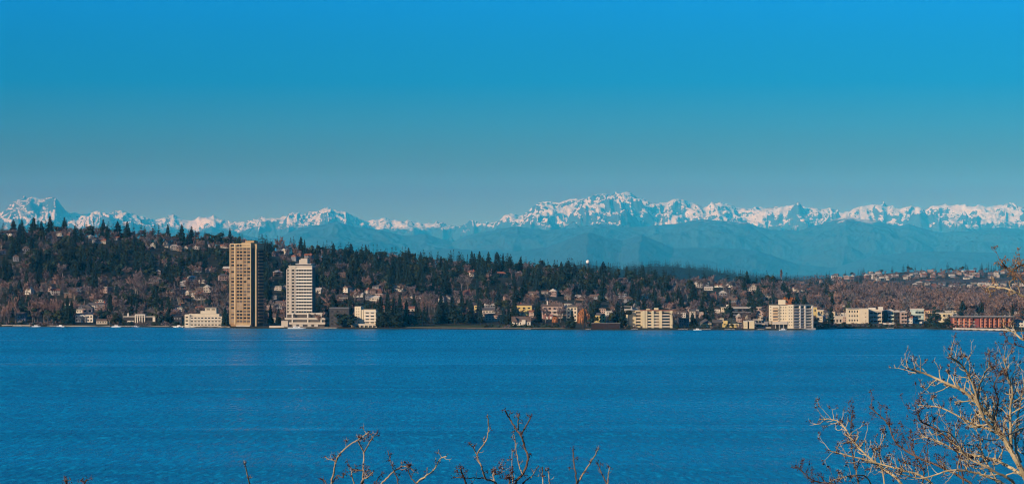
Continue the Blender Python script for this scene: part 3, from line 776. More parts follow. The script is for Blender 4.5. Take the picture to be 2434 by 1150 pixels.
# --- right of the large condominium
b = house('stepped yellow house with stair tower immediately right of the large condominium', 1933, 1942, 730, 760, M_yellow, M_flat, 'flat', 2, 1, 2)
b.pb('annex', M_pale, (1942.1, 1957, 737, None, 0, 9)); b.pwin(1943, 1956, 738, 758, 2, 2, .6, .5); b.pb('annex_roof', M_white, (1942.2, 1959, 735.6, 736.9, -1, 9.3))
house('pale gabled house above the cream villa with sloping roof', 1983, 2010, 735, 750, M_white, M_roofb, 'gable', 6, 4, 2)
b = house('cream villa with long sloping roof and three arched doors on the shore', 1969, 2003, 756, 769, M_warmwhite, M_cream, 'gable', 5, 4, 1, fy=.55)
b = Bld('cream_flats', 'wide cream flats with blank right wall behind bare bushes', 2014, 2062, 769)
b.pb('wall', M_cream, (2014, 2042, 734, None, 0, 12), (2042.1, 2064, 734, None, -1.2, 12)); b.pwin(2016, 2041, 735, 766, 4, 3, .45, .4); b.pwin(2052, 2062, 740, 766, 1, 3, .3, .25, -1.2, [M_curtain]); b.pb('roof', M_white, (2013.5, 2064.5, 732.6, 733.9, -1.5, 12.3))
b = Bld('cream_flats', 'taller cream flats with deep dark balconies and white roof box', 2064, 2097, 768)
b.pb('wall', M_cream, (2065, 2096, 735, None, 0, 12)); b.floors('balcony', M_warmwhite, 2065, 2096.5, [738, 748, 757.5], 1.5, -1.3, -.01); b.pwin(2066, 2095, 739, 768, 3, 3, .78, .45, 0, [M_glass]); b.pb('roof_box', M_white, (2089, 2099, 729, 737, -.5, 6), (2066, 2082, 731, 734.9, 1, 9))
b.pb('side_wall', M_dark, (2096.7, 2100, 740, None, 1, 12))
def town(label, p0, p1, top, base, wall, gl, h=4):
    b = Bld('townhouse', label, p0, p1, base, cat='house')
    b.pb('wall', wall, (p0, p1, top, None, 0, 10)); b.floors('balcony', wall, p0 + .4, p1 - .4, [top + 9, top + 18], 1.1, -1.3, -.01); b.pwin(p0, p1, top + 1, base, 2, 3, .75, .5, 0, gl)
    if h: b.gable('roof', M_conc, p0, p1, top - .2, h, 0, 10, 'y')
    else: b.pb('roof', M_white, (p0 - .6, p1 + .6, top - 1.4, top - .05, -.5, 10.3))
    return b
town('slim dark glass townhouse right of the taller cream flats', 2101, 2109, 738, 767, M_dark, [M_bluegl], 0)
town('grey townhouse with pointed gable and bay glazing above a white garden wall', 2110, 2126, 739, 767, M_mint, [M_bluegl, M_glass], 5)
town('black-sided townhouse between two pale townhouses', 2127, 2141, 741, 768, M_dark, [M_glass], 4)
town('brick-pink narrow townhouse with three stacked bays', 2142, 2156, 741, 769, M_pink, [M_glass, M_glass2], 3)
b = Bld('garden_wall', 'long white garden wall at the foot of the grey gabled townhouse', 2098, 2128, 770.5, cat='wall', clear=False); b.pb('wall_face', M_white, (2098, 2128, 767.2, None, 0, .8)); b.pb('coping', M_conc, (2097.7, 2128.3, 766.8, 767.15, -.1, .9))
b = Bld('glass_house', 'mint white glass-fronted house with curved blue windows', 2166, 2197, 768, cat='house')
b.pb('wall', M_mint, (2167, 2181, 736, None, 0, 11), (2181.1, 2196, 735, None, .6, 11)); b.pwin(2168, 2196, 737, 768, 4, 3, .75, .5, .0, [M_bluegl, M_bluegl, M_mint]); b.floors('balcony', M_mint, 2167, 2197, [746, 756], 1.0, -1.4, -.01); b.pb('roof', M_white, (2166, 2197, 733, 734.9, -.4, 11.3)); b.pb('garden_wall', M_white, (2163, 2178, 766.5, 770, -5, -4.2), (2182, 2190, 763.5, 771, -5, -4.2))
b = house('peach house with flat cornice behind the mint glass-fronted house', 2197, 2216, 737, 763, M_peach, M_brick, 'flat', 2, 3, 3)
b = house('pale yellow angular house with white frame, right of the dark cypress pair', 2227, 2262, 744, 766, M_pale, M_white, 'flat', 2, 3, 2)
b.pb('frame', M_white, (2249, 2261, 739, 741, -1, 8), (2262.5, 2266, 741, 764, -1, -.2)); b.floors('balcony', M_warmwhite, 2246, 2262, [761], .9, -1.5, -.01)
b = Bld('pavilion', 'low grey glazed roof pavilion peeking over the red brick block', 2264, 2332, 752, Y=None, cat='building')
b.pb('wall', M_grey, (2264, 2332, 745, None, 0, 8)); b.pb('roof', M_conc, (2263, 2333, 743.2, 744.9, -.8, 8.4)); b.pwin(2266, 2331, 745, 751, 9, 1, .7, .6, 0, [M_bluegl, M_glass2])
b = house('rambling white house behind the right end of the red brick block', 2340, 2392, 740, 752, M_white, M_white, 'flat', 2, 7, 1)
b.pb('upper_storey', M_warmwhite, (2346, 2358, 733.5, 739.9, 2, 9), (2360, 2376, 735.5, 739.9, 2, 9))
b = Bld('brick_block', 'long red brick apartment block with rounded bays on a pale rocky shore', 2266, 2408, 778, yaw=3, lo=14)
M_litbrick = mat('lit_brick', (.44, .165, .10), .9, .15, .5)  # sunlight on the bays put into a lighter brick
b.pb('wall', mat('shaded_brick', (.16, .05, .04), .9, .2, .5), (2266, 2408, 755, None, 0, 14)); b.pb('roof', M_roofg, (2264.5, 2410, 752, 754.9, -3.2, 14.5)); b.pb('roof_edge', M_conc, (2264.3, 2410.2, 751.2, 751.9, -3.4, 14.6))  # shade of the recesses between bays put into a darker brick
for p in (2269, 2282, 2294, 2307, 2333, 2343, 2354, 2365, 2376, 2388, 2401):
    w = (2.0 if p < 2320 else 1.45); zt = b.z(755.3)
    mb = MB(); x = b.x(p); A = [(x - w, -.01), (x - w, -1.2), (x - w * .5, -2.2), (x + w * .5, -2.2), (x + w, -1.2), (x + w, -.01)]; n = len(A); k0 = len(mb.v)
    mb.v += [(q[0], q[1], -5) for q in A] + [(q[0], q[1], zt) for q in A]; mb.f += [[i, i + 1, n + i + 1, n + i] for i in range(n - 1)] + [list(range(n, 2 * n))]
    b.put('bay', mb.mesh('bay'), M_litbrick)
    b.windows('window', [x], [b.z(r) for r in (759, 766, 773)], w * .8, 1.3, -2.2, [M_glass, M_glass2])
for p in (2275.5, 2288, 2300.5, 2313):
    b.windows('window', [b.x(p)], [b.z(r) for r in (759, 766, 773)], 1.5, 1.6, 0, [M_glass]); 
    for r in (763, 770): b.pb('balcony', M_warmwhite, (p - 3.6, p + 3.6, r, r + 2.2, -1.6, -.02))
b.pb('party_wall', mat('smooth_brick', (.25, .06, .05), .9, .08, .5), (2316, 2327, 755.2, None, -1.4, -.01))
b = house('white house half hidden by bushes at the far right shore', 2412, 2440, 762, 777, M_white, M_roofb, 'hip', 5, 4, 2, lo=8)
house('brick and white gabled house behind the right end of the brick block', 2404, 2424, 747, 760, M_brick, M_white, 'gable', 5, 3, 1)
house('white farmhouse with red roof left of the bare poplars by the lake', 960, 985, 733, 742, M_warmwhite, M_rooft, 'gable', 5, 3, 1)

# --- a second row of small homes behind the waterfront on the right
SECOND = [(1263, 741, 'pinkish', 0), (1275, 733, 'white', 1), (1341, 738, 'brown', 0), (1352, 722, 'white', 2), (1376, 724, 'grey', 0), (1398, 732, 'white', 1), (1416, 738, 'cream', 0), (1432, 734, 'pinkish', 2), (1449, 740, 'white', 1), (1463, 733, 'cream', 0), (1478, 745, 'white', 2), (1510, 722, 'grey', 1),
          (1604, 738, 'brown', 0), (1612, 748, 'cream', 1), (1622, 742, 'white', 0), (1634, 731, 'pinkish', 2), (1660, 737, 'white', 1), (1672, 728, 'grey', 0), (1704, 735, 'white', 2), (1712, 752, 'cream', 0), (1738, 760, 'pinkish', 1), (1742, 722, 'brown', 0), (1797, 742, 'white', 0), (1806, 752, 'cream', 1), (1817, 738, 'pinkish', 0), (1815, 757, 'grey', 2),
          (1950, 752, 'cream', 1), (1961, 743, 'white', 0), (1972, 748, 'brown', 1), (1980, 741, 'cream', 2), (2012, 742, 'white', 0), (2006, 752, 'pinkish', 1), (2104, 733, 'white', 0), (2118, 730, 'cream', 1), (2133, 733, 'pinkish', 2), (2148, 732, 'white', 0), (2160, 740, 'cream', 1), (2163, 755, 'white', 0), (2206, 731, 'brown', 0), (2236, 735, 'white', 1), (2257, 733, 'pinkish', 0), (2272, 738, 'cream', 2), (2398, 738, 'white', 0), (2418, 742, 'cream', 1)]
_wm = {'pinkish': M_pink, 'white': M_white, 'brown': mat('brown_boards', (.15, .10, .075), .9, .15, .5), 'grey': M_grey, 'cream': M_cream}
_near = [(1275, 'big yellow house'), (1345, 'rust-brown willow'), (1420, 'yellow villa'), (1500, 'yellow condominium'), (1618, 'pink box house'), (1690, 'dark-roofed bungalow'), (1758, 'black balcony block'), (1815, 'grey deck house'), (1965, 'arched cream villa'), (2045, 'wide cream flats'), (2125, 'townhouse row'), (2190, 'mint glass house'), (2250, 'angular yellow house'), (2330, 'brick block'), (2430, 'far-right white house')]
_cnt = {}
SECOND.sort()
for px, ev, wn_, k in SECOND:
    w = 5 + (px * 7 % 5) * .8; rk, rn_ = (('gable', 'pitched'), ('flat', 'flat'), ('hip', 'hipped'))[k]; nr = min(_near, key=lambda q: abs(q[0] - px))[1]
    ph = f'small {wn_} {rn_}-roofed house in the second row behind the {nr}'; _cnt[ph] = _cnt.get(ph, 0) + 1
    if _cnt[ph] > 1: ph += ', further right' if _cnt[ph] == 2 else ', furthest right'
    house(ph, px - w, px + w, ev, ev + 11 + (px % 4), _wm[wn_], (M_roofb, M_roofg, M_roofb, M_rooft)[px % 4] if k != 1 else M_conc, rk, 4 if k == 0 else 3, 3, 2, depth=8, yaw=(px * 13 % 30) - 18, group='second-row homes on the right shore')

# --- sea walls, docks, boats
def seawall(label, px0, px1, m, hgt=1.3, name='sea_wall', out=.0):
    mb = MB()
    xs = np.linspace(px0, px1, max(2, int((px1 - px0) / 12) + 1))
    for a, c in zip(xs[:-1], xs[1:]):
        ya, yc = float(shoreY(a)) - out, float(shoreY(c)) - out
        A = ((a - CX) / F * ya, ya); Cc = ((c - CX) / F * yc, yc)
        mb.quadbox([(A[0], A[1], -1.5), (Cc[0], Cc[1], -1.5), (Cc[0], Cc[1] + 2.2, -1.5), (A[0], A[1] + 2.2, -1.5), (A[0], A[1], hgt), (Cc[0], Cc[1], hgt), (Cc[0], Cc[1] + 2.2, hgt), (A[0], A[1] + 2.2, hgt)])
    pm, ym = (px0 + px1) / 2, float(shoreY((px0 + px1) / 2))
    c = Vector(((pm - CX) / F * ym, ym, 0))
    me = mb.mesh(name); me.transform(Matrix.Translation(-c))
    tag(link(name, me, m, None, c), label, 'sea wall', 'sea walls along the far shore')
for lb, a, c, m, h in (('pale sea wall at the far left of the shore', 4, 72, M_conc, 1.5), ('low pale sea wall below the reddish bare trees on the left', 112, 146, M_conc, 1.2), ('long pale sea wall in front of the white columned house', 148, 262, M_warmwhite, 1.2),
                       ('pale sea wall below the low white villa', 268, 402, M_warmwhite, 1.0), ('pale quay edge left of the terraced cream apartments', 408, 446, M_conc, 1.2), ('dark stone sea wall under the terraced cream apartments', 447, 546, M_stone, 1.4),
                       ('low pale quay between the two towers', 640, 676, M_warmwhite, 2.4), ('stone quay under the white balcony tower, running right past its podium', 677, 802, M_stone, 1.3), ('dark sea wall under the shaded block and trees', 803, 958, M_redw, .9),
                       ('dark sea wall under the rust-brown willow', 1340, 1405, M_redw, .9), ('dark sea wall from the large condominium to the small grassy bank', 1934, 2006, M_dark, 1.0), ('dark sea wall below the waterfront bungalows', 1640, 1826, M_stone, 1.0), ('pale boulder edge below the red brick block', 2266, 2412, M_conc, 2.0)):
    seawall(lb, a, c, m, h)
def boat_mesh(L, w):
    hull = MB(); n = 7
    for k in range(n):
        t = k / (n - 1); x = (t - .5) * L; ww = w / 2 * (1 - max(0, (t - .55) / .45) ** 2 * .97); d = .15 * t
        hull.v += [(x, -ww, 1.0 + d), (x, -ww * .7, 0), (x, ww * .7, 0), (x, ww, 1.0 + d)]
    for k in range(n - 1):
        a = 4 * k; c = a + 4
        for i in range(3): hull.f.append([a + i, a + i + 1, c + i + 1, c + i])
        hull.f.append([a + 3, a, c, c + 3])
    hull.f.append([0, 3, 2, 1]); hull.f.append([4 * n - 4, 4 * n - 3, 4 * n - 2, 4 * n - 1])
    cab = MB(); cab.quadbox([(-L * .2, -w * .33, 1.0), (L * .22, -w * .3, 1.05), (L * .22, w * .3, 1.05), (-L * .2, w * .33, 1.0), (-L * .18, -w * .28, 2.0), (L * .08, -w * .26, 1.95), (L * .08, w * .26, 1.95), (-L * .18, w * .28, 2.0)])
    win = MB(); win.box(-L * .14, L * .06, -w * .33, -w * .29, 1.45, 1.8)
    return hull.mesh('hull'), cab.mesh('cabin'), win.mesh('window')
BM = boat_mesh(8.0, 2.6)
M_boat = mat('boat_white', (.80, .78, .74), .35, .03, .5)
for px, lb, sc, rz in ((86, 'white motor boat moored at the sea wall below the reddish bare trees', 1.0, .1), (143, 'white motor boat tied at the end of the low pale sea wall', 1.0, 3.0), (277, 'white motor boat moored left of the low white villa', 1.1, 0), (322, 'smaller white boat beside the sea wall in front of the low white villa', .9, .2),
                       (424, 'white boat moored left of the terraced cream apartments', 1.1, 3.1), (706, 'long white motor yacht moored in front of the white balcony tower', 2.0, 0), (1658, 'small white boat under the cream bungalow with the broad dark roof', .9, 0), (1862, 'white boat under the carport of the large condominium', .9, .3)):
    y = float(shoreY(px)) - 4.0
    t = thing('motor_boat', lb, 'boat', ((px - CX) / F * y, y, -.25), rz, 'motor boats moored along the far shore'); t.scale = (sc, sc, min(sc, 1.2))
    link('hull', BM[0], M_boat, t); link('cabin', BM[1], M_boat, t); link('window', BM[2], M_glass, t)
def dock(label, px0, px1, out=9):
    pm = (px0 + px1) / 2; y = float(shoreY(pm)) - out
    w = (px1 - px0) / F * y
    t = thing('dock', label, 'dock', ((pm - CX) / F * y, y, 0), 0, 'docks along the far shore')
    mb = MB(); mb.box(-w / 2, w / 2, 0, 1.8, .7, .95); mb.box(-.9, .9, 1.8, out + 1, .7, .94); mb.build('deck', M_conc, t)
    me = MB(); me.tube([(0, 0, -2), (0, 0, 1.7)], [.16, .14], 6); me = me.mesh('pile')
    for k in range(4): link('pile', me, M_wood, t, (-w / 2 + w * k / 3, -.2, 0))
dock('wooden dock below the low pale sea wall left of the columned house', 118, 140); dock('dock with dark piles in front of the low white villa', 296, 318); dock('dock right of the white balcony tower podium', 770, 800, 6); dock('dock in front of the steep brown-roofed white house', 1246, 1262, 8)

dock('long dock with piles below the rust-brown willow', 1392, 1404, 12); dock('dock at the foot of the yellow condominium, on its left', 1500, 1516, 10); dock('dock in front of the small pink box house', 1612, 1634, 9); dock('dock below the cream bungalow with broad dark roof', 1668, 1690, 9)
dock('dock below the yellow-fronted bungalow', 1722, 1746, 10); dock('dock beside the grey layered deck house', 1800, 1816, 12); dock('dock at the arched cream villa', 1972, 1990, 11); dock('dock below the grey gabled townhouse', 2106, 2124, 9); dock('dock left of the terraced cream apartments', 414, 432, 10); dock('dock at the far-left pale beach wall', 30, 52, 9)
# --- the park lawn and beach
def strip(name, px0, px1, o0, o1, m, lift, kind='structure'):
    xs = np.linspace(px0, px1, 60); V = []; n = 14
    for j in range(n):
        for p in xs:
            ed = np.sin(np.pi * (p - px0) / (px1 - px0)) ** .35
            y = float(shoreY(p)) + o0 + (o1 - o0) * ed * j / (n - 1)
            V.append(((p - CX) / F * y, y, float(ground(p, y)) + lift))
    i = (np.arange(n - 1)[:, None] * 60 + np.arange(59)[None, :]).ravel()
    tag(link(name, new_mesh(name, V, np.stack([i, i + 1, i + 61, i + 60], 1)), m), kind=kind)
M_lawn = mat('lawn_grass', (.075, .085, .022), .95, .3, .15, .1, col2=(.05, .068, .018))
strip('park_lawn', 958, 1345, 4, 74, M_lawn, .25)
strip('shore_lawn', 2004, 2262, 3, 42, M_lawn, .25)
strip('beach', 962, 1345, -1.5, 5, mat('beach_sand', (.30, .25, .18), .95, .2, .3), .35)

# ------------------------------------------------------------------ landmarks used to tell repeats apart
MARKS = [(30, 'the far-left beach wall'), (125, 'the reddish shore trees'), (200, 'the white columned house'), (332, 'the low white villa'), (425, 'the dark timber house'), (487, 'the terraced cream apartments'), (585, 'the tan tower'),
         (660, 'the quay between towers'), (715, 'the white balcony tower'), (805, 'the dark shaded block'), (868, 'the cream lakeside block'), (935, 'the dark shore conifers'), (1005, 'the tall bare poplars'), (1085, 'the lakeside lawn'), (1160, 'the white slope house'),
         (1240, 'the steep brown roof'), (1312, 'the pinkish terrace'), (1385, 'the rust-brown willow'), (1424, 'the yellow villa'), (1485, 'the white stepped villa'), (1560, 'the yellow condominium'), (1626, 'the pink box house'), (1690, 'the dark-roofed bungalow'),
         (1758, 'the black balcony block'), (1812, 'the grey deck house'), (1880, 'the large condominium'), (1950, 'the stepped yellow house'), (1990, 'the arched cream villa'), (2040, 'the wide cream flats'), (2082, 'the taller cream flats'), (2128, 'the townhouse row'), (2180, 'the mint glass house'),
         (2222, 'the dark cypresses'), (2246, 'the angular yellow house'), (2295, 'the brick block start'), (2335, 'the brick block middle'), (2380, 'the brick block end'), (2425, 'the far-right white house')]
def mark(px): return min(MARKS, key=lambda m: abs(m[0] - px))[1]
ORD = ['leftmost', 'second from left', 'third from left', 'fourth from left', 'fifth from left', 'sixth from left', 'seventh from left', 'eighth from left', 'ninth from left', 'tenth from left', 'eleventh from left', 'twelfth from left']
NUM = ['', '', 'two', 'three', 'four', 'five', 'six', 'seven', 'eight', 'nine', 'ten', 'eleven', 'twelve']
def unique_labels(items):
    """items: (object, px, base phrase); phrases shared by several are told apart from left to right"""
    by = {}
    for o, px, ph in items: by.setdefault(ph, []).append((px, o))
    for ph, L in by.items():
        L.sort(key=lambda a: a[0])
        for k, (px, o) in enumerate(L):
            if len(L) == 1: o['label'] = ph
            elif k == len(L) - 1: o['label'] = ph + ', rightmost'
            else: o['label'] = ph + ', ' + (ORD[k] if k < len(ORD) else '%dth from left' % (k + 1))
def band(px, Y):
    if Y > 4450: return 'far hill above'
    t = (Y - float(shoreY(px))) / (float(lerp(px, RIDGE_Y)) - float(shoreY(px)))
    return ['near shore by', 'low slope behind', 'mid slope above', 'upper slope above', 'skyline above'][0 if t < .06 else 1 if t < .3 else 2 if t < .62 else 3 if t < .88 else 4]

# ------------------------------------------------------------------ hillside houses
RH = np.random.default_rng(21)
HOUSES = []      # px, Y, half width in columns, base row, height rows
def proto_house(kind, w, d, h, nwin, ny):
    P = {}
    mb = MB(); mb.box(-w / 2, w / 2, -d / 2, d / 2, -4, h)
    if kind == 'gable_front': mb.prism([(-w / 2, h), (w / 2, h), (0, h + w * .36)], -d / 2, d / 2)
    P['wall'] = [(mb.mesh('wall'), (0, 0, 0))]
    mb = MB()
    if kind == 'gable': mb.gable(-w / 2, w / 2, -d / 2, d / 2, h, d * .32, .5, 'x')
    elif kind == 'gable_front': mb.gable(-w / 2, w / 2, -d / 2, d / 2, h + .25, w * .36, .5, 'y')
    elif kind == 'hip': mb.hip(-w / 2, w / 2, -d / 2, d / 2, h, d * .3, .6)
    else: mb.box(-w / 2 - .5, w / 2 + .5, -d / 2 - .8, d / 2 + .4, h, h + .5)
    P['roof'] = [(mb.mesh('roof'), (0, 0, 0))]
    mb = MB(); ww = w / nwin * .5; mb.box(-ww / 2, ww / 2, -.08, .1, -.7, .7); m = mb.mesh('window')
    P['window'] = [(m, (-w / 2 + w * (i + .5) / nwin, -d / 2, h * (j + .5) / ny + .15)) for i in range(nwin) for j in range(ny)]
    if kind in ('gable', 'hip'):
        mb = MB(); mb.box(-.5, .5, -.5, .5, h, h + d * .32 + 1.3); P['chimney'] = [(mb.mesh('chimney'), (w * .3, d * .12, 0))]
    return P
PROTO = [('gable', proto_house('gable', 12, 9, 5.6, 4, 2), 'pitched roof'), ('gable_front', proto_house('gable_front', 9, 12, 6.0, 3, 2), 'gable facing the lake'), ('hip', proto_house('hip', 13, 10, 5.8, 4, 2), 'hipped roof'), ('flat', proto_house('flat', 14, 9, 6.4, 5, 2), 'flat roof'), ('gable', proto_house('gable', 15, 9, 3.6, 5, 1), 'long low roof')]
WALLC = [('white', M_white), ('cream', M_warmwhite), ('dull-white', mat('dull_white', (.42, .37, .32), .9, .1, .3)), ('dull-white', MATS['dull_white']), ('pinkish', mat('dull_pink', (.30, .21, .185), .9, .1, .3)), ('grey', M_grey), ('brown', mat('brown_boards', (.15, .10, .075), .9, .15, .5)), ('brick-red', mat('hill_brick', (.20, .10, .08), .9, .15, .5))]
ROOFC = [('grey', M_roofg), ('brown', M_roofb), ('brown', M_roofb), ('pale', M_conc), ('terracotta', M_rooft)]
CLUST = [(0, 30, 549, 556, 2), (105, 185, 556, 568, 4), (215, 300, 570, 580, 7), (335, 560, 584, 598, 18), (0, 110, 592, 622, 6), (55, 150, 672, 702, 9), (150, 290, 688, 738, 13), (300, 420, 640, 735, 6), (420, 560, 645, 742, 34), (630, 690, 655, 762, 22), (690, 760, 602, 625, 6), (640, 690, 600, 612, 4),
         (750, 830, 640, 720, 4), (812, 905, 690, 716, 14), (905, 1000, 690, 752, 12), (1040, 1200, 700, 745, 9), (1200, 1480, 692, 735, 16), (1000, 1250, 648, 662, 4), (1480, 1640, 665, 735, 9), (1600, 1920, 666, 694, 30), (1640, 1830, 705, 730, 7), (1930, 2010, 700, 735, 4), (2100, 2430, 715, 738, 5)]
FARCL = [(1965, 2120, 655, 668, 16), (2060, 2440, 648, 664, 60), (2160, 2440, 672, 690, 46), (1700, 1960, 672, 684, 8)]
hl = []
def put_house(px, Y, k=None, wall=None, roof=None, sc=None):
    k = RH.integers(len(PROTO)) if k is None else k
    kind, P, rname = PROTO[k]
    wn_, wm = wall or WALLC[RH.integers(len(WALLC))]; rn_, rm = roof or ROOFC[RH.integers(len(ROOFC))]
    if kind == 'flat': rn_, rm = 'pale', M_conc
    X = (px - CX) / F * Y
    sc = sc or RH.uniform(.5, .85)
    o = thing('hillside_house', None, 'house', (X, Y, gz(X, Y) + .3), RH.uniform(-.6, .45), 'houses scattered over the wooded hillside')
    o.scale = (sc, sc, sc)
    for part, L in P.items():
        m = {'wall': wm, 'roof': rm, 'chimney': M_brick}.get(part)
        for me, loc in L:
            mm = m or (M_glass if RH.random() < .7 else M_glass2)
            if not me.materials: me.materials.append(mm)
            c = bpy.data.objects.new(part, me); COL.objects.link(c); c.parent = o; c.location = loc
            c.material_slots[0].link = 'OBJECT'; c.material_slots[0].material = mm
    row = HY + (CH - gz(X, Y)) / Y * F
    HOUSES.append((px, Y, 8.5 * sc / Y * F, row, 7.5 * sc / Y * F))
    hl.append((o, px, f'{wn_} house, {rn_ if rname == "pitched roof" else ""} {rname}'.replace('  ', ' ') + f' {band(px, Y)} {mark(px)}'))
for a, c, r0, r1, n in CLUST:
    for k in range(max(1, round(n * .72))):
        px = RH.uniform(a, c); r = RH.uniform(r0, r1)
        Y = rowY(px, r, 25)
        if Y >= 4190: Y = float(lerp(px, RIDGE_Y)) - RH.uniform(5, 60)
        if any(abs(px - h[0]) < h[2] * .9 and abs(Y - h[1]) < 22 for h in HOUSES): continue
        if any(p0 - 6 < px < p1 + 6 and abs(Y - yb) < 32 for p0, p1, yb in BLOCK): continue
        put_house(px, Y)
for a, c, r0, r1, n in FARCL:
    for k in range(n):
        px = RH.uniform(a, c); r = RH.uniform(r0, r1)
        Y = 4450.
        while Y < 6380 and HY + (CH - float(ground(px, Y))) / Y * F > r: Y += 12
        if any(abs(px - h[0]) < h[2] * .6 and abs(Y - h[1]) < 22 for h in HOUSES): continue
        put_house(px, Y, sc=RH.uniform(.6, .95))
unique_labels(hl)

# ------------------------------------------------------------------ tree shapes: leaf-sized faces in numpy
def tris(V): 
    V = np.asarray(V, np.float32).reshape(-1, 3)
    return V
def conifer(seed, h=24., R=4.0, whorls=26, nb=9, full=1.0):
    r = np.random.default_rng(seed); T = []
    for k in range(whorls):
        u = (k + r.uniform(-.3, .3)) / whorls
        z = h * (.10 + .90 * u)
        rad = R * ((1 - u) ** .68 * full + .03) * r.uniform(.72, 1.12)
        if r.random() < .10: rad *= 1.25
        a0 = r.uniform(0, 6.28)
        for j in range(nb):
            a = a0 + 6.28 * j / nb + r.uniform(-.3, .3); L = rad * r.uniform(.6, 1.15)
            zt = z - L * r.uniform(.1, .45) + .3
            w = max(L * .34, .35); ca, sa = math.cos(a), math.sin(a)
            root = (0, 0, z + .3); tip = (L * ca, L * sa, zt); m = .62
            l = (m * L * ca - w * sa, m * L * sa + w * ca, z - (z - zt) * .8 - .25); q = (m * L * ca + w * sa, m * L * sa - w * ca, z - (z - zt) * .8 - .25)
            T += [root, l, tip, root, tip, q]
            if whorls > 18:
                b = (m * L * ca, m * L * sa, zt - .9 - .25 * w); T += [root, tip, b]
    s = h / whorls; T += [(-.5, 0, h * .93), (.5, 0, h * .93), (0, 0, h + .2), (0, -.5, h * .93), (0, .5, h * .93), (0, 0, h + .2)]
    return tris(T)
def cone_trunk(h, r0, r1, n=5, z0=-1.5):
    T = []
    for k in range(n):
        a, b = 6.283 * k / n, 6.283 * (k + 1) / n
        A = (r0 * math.cos(a), r0 * math.sin(a), z0); B = (r0 * math.cos(b), r0 * math.sin(b), z0)
        C = (r1 * math.cos(b), r1 * math.sin(b), h); D = (r1 * math.cos(a), r1 * math.sin(a), h)
        T += [A, B, C, A, C, D]
    return tris(T)
def blob_crown(seed, h, R, n, lobes=7, size=1.1, base=.2):
    r = np.random.default_rng(seed); T = []
    C = [(r.normal(0, R * .42), r.normal(0, R * .42), h * r.uniform(base + .12, .86), R * r.uniform(.38, .62)) for _ in range(lobes)]
    for _ in range(n):
        cx, cy_, cz, cr_ = C[r.integers(lobes)]
        d = r.normal(0, 1, 3); d /= np.linalg.norm(d); p = np.array([cx, cy_, cz]) + d * cr_ * r.uniform(.65, 1.05) * np.array([1, 1, .8])
        u = r.normal(0, 1, 3); u -= d * u.dot(d) * .6; u /= np.linalg.norm(u); v = np.cross(d, u); s = size * r.uniform(.5, 1.2)
        T += [p + u * s, p - u * s * .5 + v * s * .8, p - u * s * .5 - v * s * .8]
    return tris(T)
def limb(T, a, b, r0, r1, n=3):
    a = np.array(a); b = np.array(b); d = b - a; d = d / (np.linalg.norm(d) + 1e-9)
    u = np.cross(d, [0.3, 1, .2]); u /= np.linalg.norm(u); v = np.cross(d, u)
    for k in range(n):
        t0, t1 = 6.283 * k / n, 6.283 * (k + 1) / n
        e0 = u * math.cos(t0) + v * math.sin(t0); e1 = u * math.cos(t1) + v * math.sin(t1)
        A, B, C, D = a + e0 * r0, a + e1 * r0, b + e1 * r1, b + e0 * r1
        T += [A, B, C, A, C, D]
def bare(seed, h=15., R=5.5, ntw=430, col=False, tw=.26, droop=0.0, up=1.0):
    """bare broadleaf: trunk and limbs, then a cloud of fine twigs"""
    r = np.random.default_rng(seed); TR = []; TW = []
    tz = h * r.uniform(.18, .28); limb(TR, (0, 0, -1.5), (0, 0, tz), .38, .3, 5)
    ends = []
    nl = 7
    for k in range(nl):
        a = 6.283 * k / nl + r.uniform(-.4, .4)
        rr = R * r.uniform(.25, .75) * (.35 if col else 1); zz = h * r.uniform(.5, .85)
        p1 = np.array([rr * .45 * math.cos(a), rr * .45 * math.sin(a), tz + (zz - tz) * .5]); p2 = np.array([rr * math.cos(a), rr * math.sin(a), zz])
        limb(TR, (0, 0, tz * r.uniform(.7, 1)), p1, .2, .14); limb(TR, p1, p2, .14, .08)
        for q in range(5):
            s0 = p1 + (p2 - p1) * r.uniform(0, 1)
            e = s0 + np.array([r.normal(0, R * .27), r.normal(0, R * .27), h * r.uniform(.02, .17) * up]) * (np.array([.4, .4, 1]) if col else 1)
            limb(TR, s0, e, .09, .04); ends += [(s0, e)]
        ends += [(p1, p2)]
    for _ in range(ntw):
        s0, e = ends[r.integers(len(ends))]; p = s0 + (e - s0) * r.uniform(.2, 1.05)
        out = p * np.array([1, 1, 0]); out = out / (np.linalg.norm(out) + .5)
        d = out * r.uniform(0, .9) + np.array([0, 0, r.uniform(.1, 1.1) * up - droop]) + r.normal(0, .38, 3)
        d /= np.linalg.norm(d); L = r.uniform(1.0, 2.4); w = tw * r.uniform(.6, 1.3)
        s = np.cross(d, r.normal(0, 1, 3)); s /= np.linalg.norm(s)
        TW += [p + s * w, p - s * w, p + d * L]
    return tris(TR), tris(TW)
